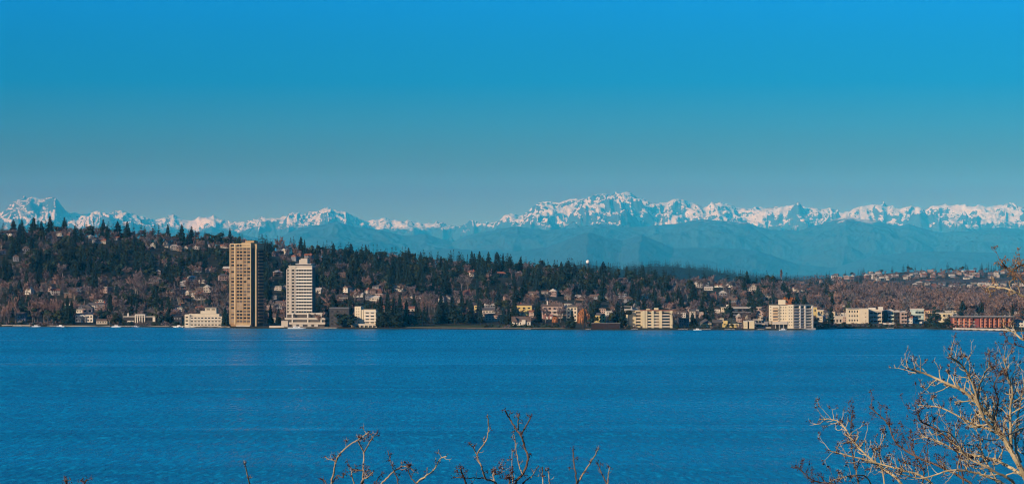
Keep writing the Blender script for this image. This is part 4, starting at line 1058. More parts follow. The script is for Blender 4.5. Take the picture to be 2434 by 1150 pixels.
def willow(seed, h, R, n=900):
    r = np.random.default_rng(seed); TR = []; TW = []
    limb(TR, (0, 0, -1.5), (0, 0, h * .45), .5, .4, 5)
    for k in range(8):
        a = 6.283 * k / 8 + r.uniform(-.3, .3); limb(TR, (0, 0, h * .4), (R * .6 * math.cos(a), R * .6 * math.sin(a), h * r.uniform(.7, .92)), .25, .08)
    for _ in range(n):
        a = r.uniform(0, 6.283); q = R * math.sqrt(r.uniform(.02, 1)); lob = .75 + .25 * math.sin(3 * a + seed)
        z = h * (1 - .42 * (q / R) ** 2) * r.uniform(.78, 1.0) * (.9 + .1 * lob); L = r.uniform(1.5, 4.5) * (.4 + q / R); L = min(L, z * .85)
        p = np.array([q * math.cos(a) * lob, q * math.sin(a) * lob, z]); w = r.uniform(.2, .5)
        t = a + r.normal(0, .8); s = np.array([-math.sin(t), math.cos(t), 0]) * w
        TW += [p + s, p - s, p + np.array([r.normal(0, .4), r.normal(0, .4), -L])]
    return tris(TR), tris(TW)
def tri_mesh(name, T, m):
    me = new_mesh(name, T, np.arange(len(T)).reshape(-1, 3)); me.materials.append(m); return me

M_con = mat('conifer_green', (.020, .036, .024), .9, .3, .12, .15, island=.55, objvar=.35)
M_con2 = mat('blue_conifer', (.020, .038, .035), .9, .3, .12, .15, island=.5, objvar=.3)
M_evg = mat('evergreen_olive', (.030, .038, .016), .9, .3, .3, .15, island=.6, objvar=.3)
M_twig = mat('bare_twigs', (.170, .128, .126), .95, .25, .1, .1, island=.5, objvar=.3)
M_twig2 = mat('reddish_twigs', (.245, .155, .125), .95, .25, .1, .1, island=.45, objvar=.2)
M_twig3 = mat('grey_twigs', (.165, .145, .138), .95, .25, .1, .1, island=.5, objvar=.3)
M_bark = mat('pale_bark', (.20, .165, .14), .95, .25, 1., .1, objvar=.25)
M_darkbark = mat('dark_bark', (.05, .04, .033), .95, .25, 1., .1)
M_rust = mat('rust_twigs', (.40, .165, .06), .95, .3, .3, .1, island=.5)
M_orange = mat('orange_twigs', (.42, .15, .035), .95, .3, .3, .1, island=.4)

# kinds: name -> list of (trunk array, crown array, crown material, trunk material, natural height)
def K(tr, cr_, cm, tm, h): return dict(tr=tr, cr=cr_, cm=cm, tm=tm, h=h, me=None)
KIND = {'conifer_tree': [], 'bare_tree': [], 'evergreen_tree': []}
LOW = {'conifer_tree': [], 'bare_tree': [], 'evergreen_tree': []}
for s in range(7):
    R_ = [3.6, 4.3, 3.2, 5.0, 3.9, 4.6, 2.8][s]
    KIND['conifer_tree'].append(K(cone_trunk(20, .4, .1), conifer(100 + s, 24, R_, 27, 9), M_con if s % 3 else M_con2, M_darkbark, 24.))
    LOW['conifer_tree'].append(K(None, conifer(150 + s, 24, R_, 15, 7), M_con, None, 24.))
for s in range(8):
    tr, cr_ = bare(200 + s, 15, [5.5, 6.5, 5.0, 6.0, 4.6, 6.2, 5.2, 5.8][s], 470, up=[1, .8, 1.3, 1, 1.4, .9, 1.1, 1][s])
    KIND['bare_tree'].append(K(tr, cr_, [M_twig, M_twig, M_twig3, M_twig, M_twig2, M_twig3, M_twig, M_twig2][s], M_bark, 15.))
    tr, cr_ = bare(250 + s, 15, 5.6, 190, tw=.42)
    LOW['bare_tree'].append(K(None, np.concatenate([tr, cr_]), M_twig, None, 15.))
for s in range(4):
    KIND['evergreen_tree'].append(K(cone_trunk(9, .45, .2), blob_crown(300 + s, 14, 5.0, 620, 8, 1.0), M_evg if s % 2 else M_con, M_darkbark, 14.))
    LOW['evergreen_tree'].append(K(None, blob_crown(350 + s, 14, 5.0, 170, 7, 1.7), M_con, None, 14.))

RT = np.random.default_rng(77)
cand = []   # px, Y, kind, variant, height, width factor, rot
def row_of(px, Y, z): return HY + (CH - z) / Y * F
def add(px, Y, kind, h, wf=1.0, v=None):
    n = len(KIND[kind]); cand.append((px, Y, kind, int(RT.integers(n)) if v is None else v, h, wf, RT.uniform(0, 6.28)))
# skyline trees read off the ridge: column, top row, kind, width factor
for px, top, kd, wf in [(8, 530, 'c', 1.5), (34, 532, 'c', 1.2), (52, 521, 'c', 1.3), (80, 516, 'c', 1.3), (92, 524, 'c', 1.2), (119, 513, 'c', 1.3), (127, 528, 'c', 1.2), (158, 522, 'c', .9), (150, 534, 'e', 1), (183, 537, 'c', 1), (205, 527, 'c', 1), (222, 525, 'c', .9), (240, 537, 'c', .9),
                        (269, 531, 'c', .9), (285, 534, 'c', 1), (295, 524, 'c', 1.0), (318, 530, 'c', .7), (336, 524, 'c', 1.0), (356, 540, 'b', 1.2), (377, 534, 'c', 1), (400, 536, 'c', 1.2), (425, 541, 'c', 1), (432, 532, 'c', 1.1), (449, 545, 'c', .9), (463, 545, 'b', 1), (487, 548, 'c', 1), (503, 554, 'c', .6),
                        (528, 554, 'c', 1), (552, 556, 'b', 1.2), (576, 562, 'b', 1.1), (629, 566, 'c', 1), (648, 572, 'c', .9), (664, 562, 'b', 1), (700, 577, 'c', 1), (722, 582, 'c', .9), (745, 588, 'c', .9), (775, 585, 'c', 1), (800, 588, 'b', 1), (826, 590, 'b', 1), (853, 591, 'c', 1.1), (873, 600, 'c', 1), (902, 604, 'c', 1.2), (935, 602, 'c', 1.1),
                        (1005, 611, 'c', 1.2), (1022, 612, 'c', 1), (1039, 610, 'c', 1.1), (1060, 612, 'c', 1.1), (1086, 615, 'c', .9), (1118, 614, 'c', 1.1), (1185, 610, 'c', 1.0), (1204, 621, 'c', 1), (1246, 617, 'c', .9), (1271, 615, 'c', .9), (1283, 617, 'c', .8), (1293, 616, 'c', .9), (1325, 618, 'c', 1), (1334, 623, 'c', .9), (1381, 630, 'c', 1),
                        (1445, 634, 'c', .9), (1490, 630, 'c', .9), (1520, 633, 'c', 1), (1545, 632, 'c', 1.1), (1595, 640, 'c', .9), (1641, 645, 'c', .9), (1690, 645, 'c', 1.1), (1730, 642, 'c', 1), (1755, 655, 'c', .9), (1795, 652, 'c', 1.1), (1830, 655, 'b', 1), (1868, 650, 'c', .8), (1885, 652, 'c', .9), (1912, 653, 'c', 1), (1927, 655, 'c', .7)]:
    Y = float(lerp(px, RIDGE_Y)) + RT.uniform(-70, 10); z = float(ground(px, Y)); h = (CH - (top - HY) / F * Y) - z
    kd = {'c': 'conifer_tree', 'b': 'bare_tree', 'e': 'evergreen_tree'}[kd]
    nat = KIND[kd][0]['h']
    h = min(max(h, 9), 36)
    add(px, Y, kd, h, wf * max(1.25, min(1.7, nat / h * 1.4)))
# hillside scatter
N = 7600
px = RT.uniform(-140, 2580, N)
tt = RT.uniform(0, 1, N) ** .9
occ = set()
for p, t in zip(px, tt):
    ys = float(shoreY(p)); yr = float(lerp(p, RIDGE_Y)); Y = ys + 22 + t * (yr + 40 - ys - 22)
    X = (p - CX) / F * Y
    c = (round(X / 8), round(Y / 10))
    if c in occ: continue
    if 955 < p < 1345 and Y < ys + 80: continue
    if 1992 < p < 2265 and Y < ys + 50: continue
    occ.add(c)
    nz = float(fbm(X / 90. + 5, Y / 120., 3)); nz2 = float(perlin(X / 200. + 40, Y / 260.))
    if p < 560: pc = .45 if t > .78 else (.86 if t > .38 else .36)
    elif p < 1000: pc = .72 if t > .25 else .5
    elif p < 1650: pc = .74 if t > .35 else .42
    elif p < 1980: pc = .42 if t > .5 else .34
    else: pc = .10
    pc = np.clip(pc + nz * .9 + nz2 * .25, .03, .97)
    u = RT.random()
    if u < pc:
        if RT.random() < .3: add(p, Y, 'evergreen_tree', RT.uniform(9, 18), RT.uniform(.8, 1.2))
        else: add(p, Y, 'conifer_tree', RT.uniform(12, 25), RT.uniform(1.15, 1.75))
    else:
        big = p > 1985 and t > .12
        add(p, Y, 'bare_tree', RT.uniform(16, 25) if big else RT.uniform(8, 16), RT.uniform(.75, 1.1) if big else RT.uniform(.8, 1.2), (4, 7, 4, 7, 0, 5)[int(RT.integers(6))] if big else None)
# trees of the far hill
for _ in range(900):
    p = RT.uniform(1690, 2620); Y = RT.uniform(4320, 6460)
    if p < 1960 and Y < 5200: continue
    u = RT.random()
    add(p, Y, 'conifer_tree' if u < .42 else 'bare_tree', RT.uniform(10, 24) if u < .42 else RT.uniform(7, 12), RT.uniform(.9, 1.4))
for p, top, kd, wf in [(1978, 650, 'c', 1.3), (1995, 645, 'c', 1.2), (2010, 641, 'c', 1.1), (2024, 646, 'e', 1), (2040, 640, 'c', 1.4), (2053, 635, 'c', 1.4), (2066, 643, 'e', 1), (2083, 633, 'c', 1.3), (2094, 640, 'e', 1.1), (2120, 641, 'b', 1.1), (2147, 628, 'c', 1.6), (2160, 632, 'e', 1.2), (2176, 639, 'c', 1), (2190, 634, 'c', 1.2), (2204, 635, 'c', 1.2),
                       (2219, 637, 'b', 1), (2238, 636, 'c', 1.2), (2252, 624, 'c', 1.7), (2262, 633, 'e', 1.1), (2274, 631, 'c', 1.3), (2288, 632, 'e', 1.2), (2300, 632, 'c', 1.1), (2318, 634, 'b', 1), (2333, 625, 'c', 1.2), (2345, 627, 'c', 1.1), (2362, 632, 'c', 1.4), (2385, 630, 'e', 1.2), (2405, 628, 'c', 1.2), (2425, 630, 'c', 1.3)]:
    Y = 6385. + RT.uniform(-25, 10); h = (CH - (top - HY) / F * Y) - float(ground(p, Y)); kd = {'c': 'conifer_tree', 'b': 'bare_tree', 'e': 'evergreen_tree'}[kd]
    add(p, Y, kd, min(max(h, 9), 26), wf * 1.35)
# keep clear of houses and buildings; find what shows, nearest first
cand.sort(key=lambda c: c[1])
hor = np.full(2800, 2000.)      # row of the highest thing so far, by column (+160)
kept = []
for c in cand:
    p, Y, kd, v, h, wf, rot = c
    if any(a - 4 < p < b_ + 4 and yb - 110 < Y < yb + 20 for a, b_, yb in BLOCK): continue
    z = float(ground(p, Y)); top = row_of(p, Y, z + h); bot = row_of(p, Y, z)
    if abs(p - 1397) < 11 and top < 629: continue
    bad = False
    for hp, hY, hw, hr, hh in HOUSES:
        if (kd != 'bare_tree' or v % 3 == 0) and abs(hp - p) < hw + 3 and hY - 420 < Y < hY + 9 and top < hr - hh * (.3 + .9 * ((int(hp * 7) % 5) / 5.)):
            bad = True; break
        if abs(hp - p) < hw + 3 and abs(Y - hY) < 9: bad = True; break
    if bad: continue
    w = {'conifer_tree': .15, 'bare_tree': .34, 'evergreen_tree': .34}[kd] * h * wf / Y * F
    i0, i1 = int(p - w * .7) + 160, int(p + w * .7) + 161
    i0 = max(i0, 0); i1 = max(i1, i0 + 1)
    vis = np.clip(hor[i0:i1] - top, 0, bot - top).sum() if i0 < 2800 else 0
    seen = vis > 0 and -10 < p < 2444
    if vis <= 0 and np.min(hor[i0:i1] - top) < -14: continue
    hor[i0:i1] = np.minimum(hor[i0:i1], top + (bot - top) * (.12 if kd != 'conifer_tree' else .3))
    kept.append((vis if seen else 0, c, z))
tl = []
WORDS = {'conifer_tree': 'conifer', 'bare_tree': 'bare tree', 'evergreen_tree': 'round evergreen'}
def place_tree(name, k, px, Y, z, h, wf, rot, group):
    if k['me'] is None: k['me'] = (tri_mesh('trunk', k['tr'], k['tm']), tri_mesh('crown', k['cr'], k['cm']))
    s = h / k['h']
    o = thing(name, None, 'tree', ((px - CX) / F * Y, Y, z), rot, group); o.scale = (s * wf, s * wf, s)
    for nm, me in zip(('trunk', 'crown'), k['me']):
        c = bpy.data.objects.new(nm, me); COL.objects.link(c); c.parent = o
    return o
stuff = {'conifer_tree': [], 'bare_tree': [], 'evergreen_tree': []}
LIM = {'conifer_tree': 290, 'bare_tree': 285, 'evergreen_tree': 120}
for kd in KIND:
    L = sorted([k for k in kept if k[1][2] == kd], key=lambda k: -k[0])
    for n, (vis, (p, Y, _, v, h, wf, rot), z) in enumerate(L):
        if n < LIM[kd] and vis > 0:
            k = KIND[kd][v]
            o = place_tree(kd, k, p, Y, z, h, wf, rot, {'conifer_tree': 'conifers over the wooded hillside', 'bare_tree': 'bare broadleaf trees over the hillside', 'evergreen_tree': 'round evergreens over the hillside'}[kd])
            tint = {M_con: 'dark green', M_con2: 'blue-green', M_evg: 'olive green', M_twig: 'mauve-brown', M_twig2: 'reddish-brown', M_twig3: 'grey-brown'}[k['cm']]
            size = 'tall' if h > k['h'] * 1.0 else 'small' if h < k['h'] * .7 else 'mid-sized'
            tl.append((o, p, f'{size} {tint} {WORDS[kd]} {band(p, Y)} {mark(p)}'))
        else:
            k = LOW[kd][v % len(LOW[kd])]; s = h / k['h']; T = k['cr']
            c_, s_ = math.cos(rot), math.sin(rot)
            X = (p - CX) / F * Y
            stuff[kd].append(np.stack([(T[:, 0] * c_ - T[:, 1] * s_) * s * wf + X, (T[:, 0] * s_ + T[:, 1] * c_) * s * wf + Y, T[:, 2] * s + z], 1))
unique_labels(tl)
for kd, nm, m in (('conifer_tree', 'conifer_forest', M_con), ('bare_tree', 'bare_woodland', M_twig), ('evergreen_tree', 'evergreen_thicket', M_evg)):
    if stuff[kd]: tag(link(nm, tri_mesh(nm, np.concatenate(stuff[kd]), m)), kind='stuff')
print('trees kept', len(kept), {k: len(v) for k, v in stuff.items()})

# ------------------------------------------------------------------ trees one can name
def special(name, label, px, top, base, wf, k, group=None, lo=3.):
    Y = rowY(px, base, lo); z = CH - (base - HY) / F * Y; h = (base - top) / F * Y
    o = place_tree(name, k, px, Y, z - .3, h, wf * k['h'] / h, RT.uniform(0, 6.28), group); o['label'] = label
    return o
tr, cr_ = willow(3, 20., 6.6, 1500); W1_ = K(tr, cr_, M_rust, M_darkbark, 20.)
special('willow_tree', 'rust-brown weeping willow leaning over the water between pinkish terrace and yellow villa', 1386, 729, 782, 1.0, W1_, lo=5)
tr, cr_ = willow(5, 8., 3.0, 500); special('orange_tree', 'small orange-leaved tree on the lawn below the pinkish terrace', 1320, 749, 768, 1.0, K(tr, cr_, M_rust, M_darkbark, 8.))
tr, cr_ = bare(911, 22., 13.5, 2600, tw=.34); special('bare_tree', 'huge rounded russet-brown bare tree right of the white balcony tower', 789, 694, 752, 1.0, K(tr, cr_, M_twig2, M_bark, 22.), lo=60)
tr, cr_ = bare(912, 14., 6.5, 1500, tw=.34); o = special('orange_tree', 'bright orange-brown tree crown showing over the roof of the large condominium', 1888, 705, 755, 1.5, K(tr, cr_, M_orange, M_bark, 14.), lo=40)
tr, cr_ = bare(913, 30., 4.2, 650, col=True, tw=.2); PP = K(tr, cr_, M_twig2, M_bark, 30.)
special('poplar_tree', 'taller of the two bare lakeside poplars, at the left end of the lawn', 1004, 692, 775, 1.0, PP, 'bare poplars by the lakeside lawn', lo=14); special('poplar_tree', 'shorter right one of the two bare lakeside poplars beside the lawn', 1015, 702, 775, .9, PP, 'bare poplars by the lakeside lawn', lo=14)
tr, cr_ = bare(914, 24., 4.5, 1100, col=True, tw=.3); special('poplar_tree', 'lone slender grey poplar sticking up on the skyline above the large condominium', 1857, 636, 676, 1.0, K(tr, cr_, M_twig, M_bark, 24.), lo=600)
tr, cr_ = bare(915, 20., 6.0, 900, tw=.26, up=1.5); RB_ = K(tr, cr_, M_twig2, M_bark, 20.)
rl = []
for p, t_ in ((78, 714), (88, 710), (104, 706), (113, 704), (124, 705), (134, 707), (143, 711)):
    rl.append((special('bare_tree', '', p, t_, 768, .8, RB_, 'reddish bare trees by the left shore', lo=8), p, 'reddish bare tree with pale trunk in the row by the left shore'))
for p, t_ in ((21, 712), (37, 700), (10, 725)): rl.append((special('bare_tree', '', p, t_, 768, .7, RB_, 'pale-trunked trees at far left'), p, 'pale-trunked bare tree standing behind the beach wall at far left'))
tr, cr_ = bare(916, 22., 7.0, 1200, tw=.28, up=1.5); BB = K(tr, cr_, M_twig, M_bark, 22.)
for p, t_, b_ in ((1297, 728, 767), (1333, 722, 766)): rl.append((special('bare_tree', '', p, t_, b_, .8, BB, 'bare trees before the pinkish terrace', lo=6), p, 'mauve-brown bare tree in front of the pinkish terrace'))
for p, t_, b_ in ((1455, 690, 748), (1602, 738, 775), (1470, 705, 750), (1860, 690, 728), (1930, 700, 745)): rl.append((special('bare_tree', '', p, t_, b_, 1.1, BB, 'big bare trees above the right shore', lo=25), p, f'big mauve-brown bare tree by {mark(p)}'))
for p, t_, b_ in ((327, 640, 700), (358, 690, 735), (342, 665, 720), (425, 675, 735), (470, 655, 705), (450, 662, 705)): rl.append((special('bare_tree', '', p, t_, b_, 1.0, BB, 'large bare trees on the left slope', lo=20), p, 'large mauve-brown fan-crowned bare tree on the left slope'))
SHC = K(cone_trunk(20, .45, .1), conifer(777, 24, 4.6, 34, 11), M_con, M_darkbark, 24.); SHF = K(cone_trunk(12, .5, .2), blob_crown(778, 20, 6.5, 1100, 10, 1.1, .05), M_con, M_darkbark, 20.); OL = K(cone_trunk(9, .5, .2), blob_crown(779, 14, 7, 1000, 10, .9, .05), M_evg, M_darkbark, 14.)
CYP = K(cone_trunk(10, .3, .1), blob_crown(780, 22, 2.6, 900, 14, .8, .0), M_con, M_darkbark, 22.)
for p, t_, b_, w in ((160, 700, 772, 1.0), (150, 716, 770, .9), (170, 712, 770, 1.0), (262, 705, 765, 1.1), (400, 700, 770, 1.1), (385, 712, 768, 1), (905, 700, 778, 1.2), (921, 690, 778, 1.2), (936, 704, 778, 1.2), (950, 696, 778, 1.1), (966, 712, 775, 1.1), (890, 716, 775, 1.1), (1048, 690, 768, 1.1), (1075, 700, 768, 1.2), (1098, 694, 768, 1.2), (1110, 708, 768, 1.0), (1061, 712, 768, 1.2), (990, 722, 772, .9),
                     (832, 712, 776, 1.2), (820, 720, 776, 1.2), (800, 718, 772, 1.2), (1280, 712, 766, .9), (1274, 725, 766, .9), (1360, 735, 780, .7), (1646, 742, 778, .9), (1652, 755, 778, .9), (535, 728, 775, 1.0), (643, 722, 770, .8), (662, 732, 768, .8)):
    rl.append((special('conifer_tree', '', p, t_, b_, w, SHC, 'dark conifers standing along the shore', lo=9), p, f'near-black conifer on shore by {mark(p)}'))
for p, t_, b_, w in ((245, 735, 768, 1.0), (400, 745, 770, .9), (1092, 728, 768, 1.1), (1065, 735, 768, 1.0), (860, 712, 770, 1.2), (915, 735, 778, 1.1), (944, 740, 778, 1.1), (812, 742, 778, 1.0), (835, 745, 778, .8), (985, 745, 776, .9), (1350, 752, 781, .8), (1403, 752, 781, .7), (1360, 760, 781, .6), (2150, 690, 735, 1.1), (2057, 706, 735, .9), (2108, 706, 735, 1.0), (2368, 717, 748, 1.0), (2320, 712, 750, .9)):
    rl.append((special('evergreen_tree', '', p, t_, b_, w, SHF, 'bulky dark evergreens near the shore', lo=8), p, f'bulky dark evergreen near the shore by {mark(p)}'))
for p, t_, b_ in ((2219, 722, 779), (2228, 730, 778), (2212, 740, 778)): rl.append((special('cypress_tree', '', p, t_, b_, 1.3, CYP, 'dark cypresses between mint house and pale yellow house', lo=8), p, 'dark column cypress right of the mint glass house'))
for p, t_, b_ in ((272, 742, 771), (283, 748, 771), (443, 700, 716), (2290, 726, 752), (2252, 752, 776)): rl.append((special('evergreen_tree', '', p, t_, b_, .8, OL, 'olive-green shrubby trees near the shore', lo=5), p, f'olive-green bushy tree beside {mark(p)}'))
unique_labels(rl)
# garden bushes along the right shore
BU = [K(cone_trunk(1.2, .15, .1, 5, -.5), blob_crown(790 + s, 4, 2.6, 190, 6, .5, .0), [M_evg, M_twig, M_con][s], M_darkbark, 4.) for s in range(3)]
bl = []
for p in list(np.arange(1470, 1530, 9)) + list(np.arange(1600, 1800, 14)) + list(np.arange(1936, 2262, 7)) + list(np.arange(2268, 2412, 13)) + list(np.arange(1150, 1345, 11)) + list(np.arange(280, 440, 9)) + list(np.arange(8, 150, 9)):
    p = p + RT.uniform(-4, 4); Y = float(shoreY(p)) + RT.uniform(4, 30 if p > 1900 else 12); z = float(ground(p, Y)); v = int(RT.integers(3))
    o = place_tree('garden_bush', BU[v], p, Y, z, RT.uniform(1.8, 4.2), RT.uniform(.9, 1.5), RT.uniform(0, 6), 'garden bushes along the shore'); o['category'] = 'bush'
    bl.append((o, p, f'{["olive", "bare brown", "dark green"][v]} garden bush by {mark(p)}'))
unique_labels(bl)

# ------------------------------------------------------------------ distant wooded hill, white dome, viaduct
DH = [(1180, 662), (1280, 650), (1340, 640), (1400, 634), (1480, 640), (1530, 634), (1580, 632), (1640, 637), (1700, 646), (1760, 657), (1820, 664), (1900, 675)]
PXd = np.linspace(1180, 1900, 120); Yd = np.linspace(7600, 9800, 24)
zt = CH - (lerp(PXd, DH) - HY) / F * 9000.
Zd = 3 + (zt[None, :] - 3) * np.clip(1 - np.abs(Yd - 9000)[:, None] / 1400., 0, 1) ** .8
me = grid_mesh('distant_hill', PXd, Yd, Zd); tag(link('distant_hill', me, mat('wooded_ground', (.02, .03, .025), .95, .3, .02, .1)), kind='structure')
T = []
dc = conifer(990, 22, 5.5, 8, 6)
for _ in range(1500):
    p = RT.uniform(1190, 1890); Y = RT.uniform(8250, 9080); z = 3 + (float(CH - (lerp(p, DH) - HY) / F * 9000.) - 3) * max(0, 1 - abs(Y - 9000) / 1400.) ** .8
    s = RT.uniform(.55, 1.15); T.append(dc * np.array([s * 1.3, s * 1.3, s]) + np.array([(p - CX) / F * Y, Y, z - 1]))
tag(link('distant_forest', tri_mesh('distant_forest', np.concatenate(T), M_con2)), kind='stuff')
Y = 7900.; c = at(1397, 622, Y); zg = float(np.interp(1397, PXd, 3 + (zt - 3) * max(0, 1 - abs(Y - 9000) / 1400.) ** .8))
t = thing('radar_dome', 'tiny bright white dome on the horizon in front of the massif', 'dome', (c.x, Y, zg))
mb = MB(); mb.sphere((0, 0, c.z - zg), 5.0, 18, 12); mb.build('dome', M_boat, t)
mb = MB(); mb.tube([(0, 0, -2), (0, 0, c.z - zg - 4.2)], [3.2, 3.0], 12); mb.build('tower', M_dark, t)
mb = MB(); mb.tube([(0, 0, c.z - zg - 4.6), (0, 0, c.z - zg - 3.9)], [4.2, 4.2], 16); mb.build('ring', M_dark, t)

Yv = 5150.
t = thing('viaduct', 'long dark steel viaduct crossing the far hillside, houses above and below it', 'bridge', at(2300, 665, Yv))
def vz(px): return (CH - (np.interp(px, [2080, 2200, 2434, 2700], [669.5, 667.5, 661, 655]) - HY) / F * Yv) - t.location.z
def vx(px): return (px - 2300) / F * Yv
M_steel = mat('dark_steel', (.035, .04, .055), .6, .15, .2)
mb = MB(); mr_ = MB(); mt = MB()
ps = np.linspace(2085, 2640, 40)
for a, b_ in zip(ps[:-1], ps[1:]):
    A, B = (vx(a), vz(a)), (vx(b_), vz(b_))
    for m_, z0_, z1_, y0_, y1_ in ((mb, -4.6, 0, 0, 14), (mr_, .25, 1.1, -.3, 0), (mt, -6.2, -5.4, 1, 2)):
        m_.quadbox([(A[0], y0_, A[1] + z0_), (B[0], y0_, B[1] + z0_), (B[0], y1_, B[1] + z0_), (A[0], y1_, A[1] + z0_), (A[0], y0_, A[1] + z1_), (B[0], y0_, B[1] + z1_), (B[0], y1_, B[1] + z1_), (A[0], y1_, A[1] + z1_)])
    if a > 2190: mt.tube([(A[0], 1.5, A[1] - 5.6), ((A[0] + B[0]) / 2, 1.5, (A[1] + B[1]) / 2 - 3.3), (B[0], 1.5, B[1] - 5.6)], [.35, .35, .35], 4)
mb.build('deck', M_steel, t); mr_.build('railing', M_steel, t); mt.build('truss', M_steel, t)
for p in np.arange(2100, 2640, 45):
    x = vx(p); zt_ = float(vz(p)) - 3.4; X = x + t.location.x
    m_ = MB(); m_.tube([(x, 5, zt_), (x, 5, gz(X, Yv) - t.location.z - 2)], [.9, 1.2], 8); m_.build('pier', M_conc, t)

# ------------------------------------------------------------------ bare shrubs on the near bank, their tops reaching into view
M_palebark = mat('tan_bark', (.48, .375, .225), .85, .35, 14., .2, stretch=(1, 1, .35))
M_brownbark = mat('brown_bark', (.13, .09, .075), .85, .35, 14., .2)
M_pinkbark = mat('pinkish_bark', (.36, .275, .20), .85, .3, 14., .2)
M_seed = mat('dry_seeds', (.07, .026, .02), .8, .3, 20., .2, island=.6)
M_seed2 = mat('golden_buds', (.26, .13, .045), .8, .3, 20., .2, island=.6)
RS = np.random.default_rng(404)
def smooth(P, n=7):
    """Catmull-Rom through the points"""
    P = [np.array(p, float) for p in P]
    if len(P) == 2: P = [P[0], (P[0] + P[1]) / 2, P[1]]
    Q = [2 * P[0] - P[1]] + P + [2 * P[-1] - P[-2]]; out = []
    for i in range(1, len(Q) - 2):
        for k in range(n):
            t = k / n; a, b_, c, d = Q[i - 1:i + 3]
            out.append(.5 * ((2 * b_) + (-a + c) * t + (2 * a - 5 * b_ + 4 * c - d) * t * t + (-a + 3 * b_ - 3 * c + d) * t ** 3))
    out.append(P[-1]); return out
def seeds(mb, p, u, n, spread, size):
    for _ in range(n):
        c = p + RS.normal(0, 1, 3) * spread * u; d = RS.normal(0, 1, 3); d /= np.linalg.norm(d); L = size * u * RS.uniform(.6, 1.5)
        s = np.cross(d, RS.normal(0, 1, 3)); s /= np.linalg.norm(s); q = np.cross(d, s); w = L * .33
        b = len(mb.v); mb.v += [tuple(x) for x in (c - d * L, c + s * w, c + q * w, c - s * w, c - q * w, c + d * L)]
        mb.f += [[b, b + 2, b + 1], [b, b + 3, b + 2], [b, b + 4, b + 3], [b, b + 1, b + 4], [b + 5, b + 1, b + 2], [b + 5, b + 2, b + 3], [b + 5, b + 3, b + 4], [b + 5, b + 4, b + 1]]
def twig(mb, sb, p, d, L, r, u, depth=0, curl=.5):
    """a crooked twig with hooked forks and dry seeds at its ends"""
    pts = [p]; q = p.copy(); n = 5
    for k in range(n):
        d = d + RS.normal(0, .22, 3) + np.array([0, 0, curl * .16]); d /= np.linalg.norm(d); q = q + d * L / n; pts.append(q.copy())
    mb.tube(pts, [r * (1 - .65 * k / n) for k in range(n + 1)], 5)
    if depth > 0:
        for k in range(RS.integers(2, 4)):
            i = RS.integers(2, n + 1); e = d + RS.normal(0, .65, 3) + np.array([0, 0, .3]); e /= np.linalg.norm(e)
            twig(mb, sb, pts[i], e, L * RS.uniform(.3, .6), r * .58, u, depth - 1, curl)
    else:
        for k in range(2):
            e = d + RS.normal(0, .8, 3); e /= np.linalg.norm(e); mb.tube([q, q + e * 4 * u, q + e * 7 * u + np.array([0, 0, 2.5 * u])], [r * .6, r * .55, r * .3], 4)
        if RS.random() < .85: seeds(sb, q, u, RS.integers(4, 10), 3.0, 2.7)
class Shrub:
    def __init__(s, name, label, px, Y, cat='shrub', group=None):
        s.Y = Y; s.u = Y / F; s.dens = 1.0; s.thin = 1.0
        x = (px - CX) / F * Y; s.base = np.array([x, Y + .3, float(np.interp(Y + .3, [-60, 0, 6, 22, 40, 120, 300, 330], [49, 48.3, 47.6, 42.5, 38, 20, .3, -3])) - .2])
        s.root = thing(name, label, cat, tuple(s.base), 0, group)
    def P(s, px, py, dy=0.): return np.array(at(px, py, s.Y + dy)) - s.base
    def stem(s, pts, r0, r1, m=None, name='trunk', smoothed=True):
        mb = MB(); q = smooth(pts) if smoothed else pts; n = len(q)
        mb.tube(q, [(r0 + (r1 - r0) * k / (n - 1)) for k in range(n)], 8); return mb.build(name, m or M_palebark, s.root)
    def limb(s, pix, w0, w1, m=None, dy0=0., dy1=None, ntw=8, tl=(22, 50), depth=1, seed_m=None, curl=.5, tipseeds=6, start=.25):
        """pix: picture columns and rows along the limb; widths in picture pixels"""
        dy1 = RS.uniform(-.9, .9) if dy1 is None else dy1; n = len(pix); u = s.u
        pts = smooth([s.P(p[0], p[1], dy0 + (dy1 - dy0) * i / max(n - 1, 1) + (RS.normal(0, .06) if 0 < i < n - 1 else 0)) for i, p in enumerate(pix)])
        for i in range(1, len(pts) - 1): pts[i] = pts[i] + RS.normal(0, .55, 3) * u
        N = len(pts); mb = MB(); sb = MB(); w0 *= s.thin; w1 *= s.thin
        rad = [(w0 + (w1 - w0) * (k / (N - 1)) ** .8) / 2 * u * RS.uniform(.92, 1.1) for k in range(N)]
        mb.tube(pts, rad, 7)
        ntw = int(ntw * s.dens)
        for k in range(ntw):
            i = min(N - 2, max(1, int((start + (1 - start) * (k + RS.uniform(0, .9)) / ntw) * (N - 1))))
            t = pts[i + 1] - pts[i]; t /= np.linalg.norm(t)
            side = np.cross(t, [0, 1, 0]) * (1 if k % 2 else -1); side /= np.linalg.norm(side) + 1e-9
            d = t * RS.uniform(.3, 1.0) + side * RS.uniform(.5, 1.0) + np.array([0, RS.normal(0, .6), .25]); d /= np.linalg.norm(d)
            twig(mb, sb, pts[i], d, RS.uniform(*tl) * u, max(rad[i] * .55, .85 * u), u, depth, curl)
        if tipseeds: seeds(sb, pts[-1], u, tipseeds, 3.6, 3.0)
        o = mb.build('branch', m or M_palebark, s.root)
        if sb.v: tag(sb.build('seed_cluster', seed_m or M_seed, o), kind='stuff')
        return pts

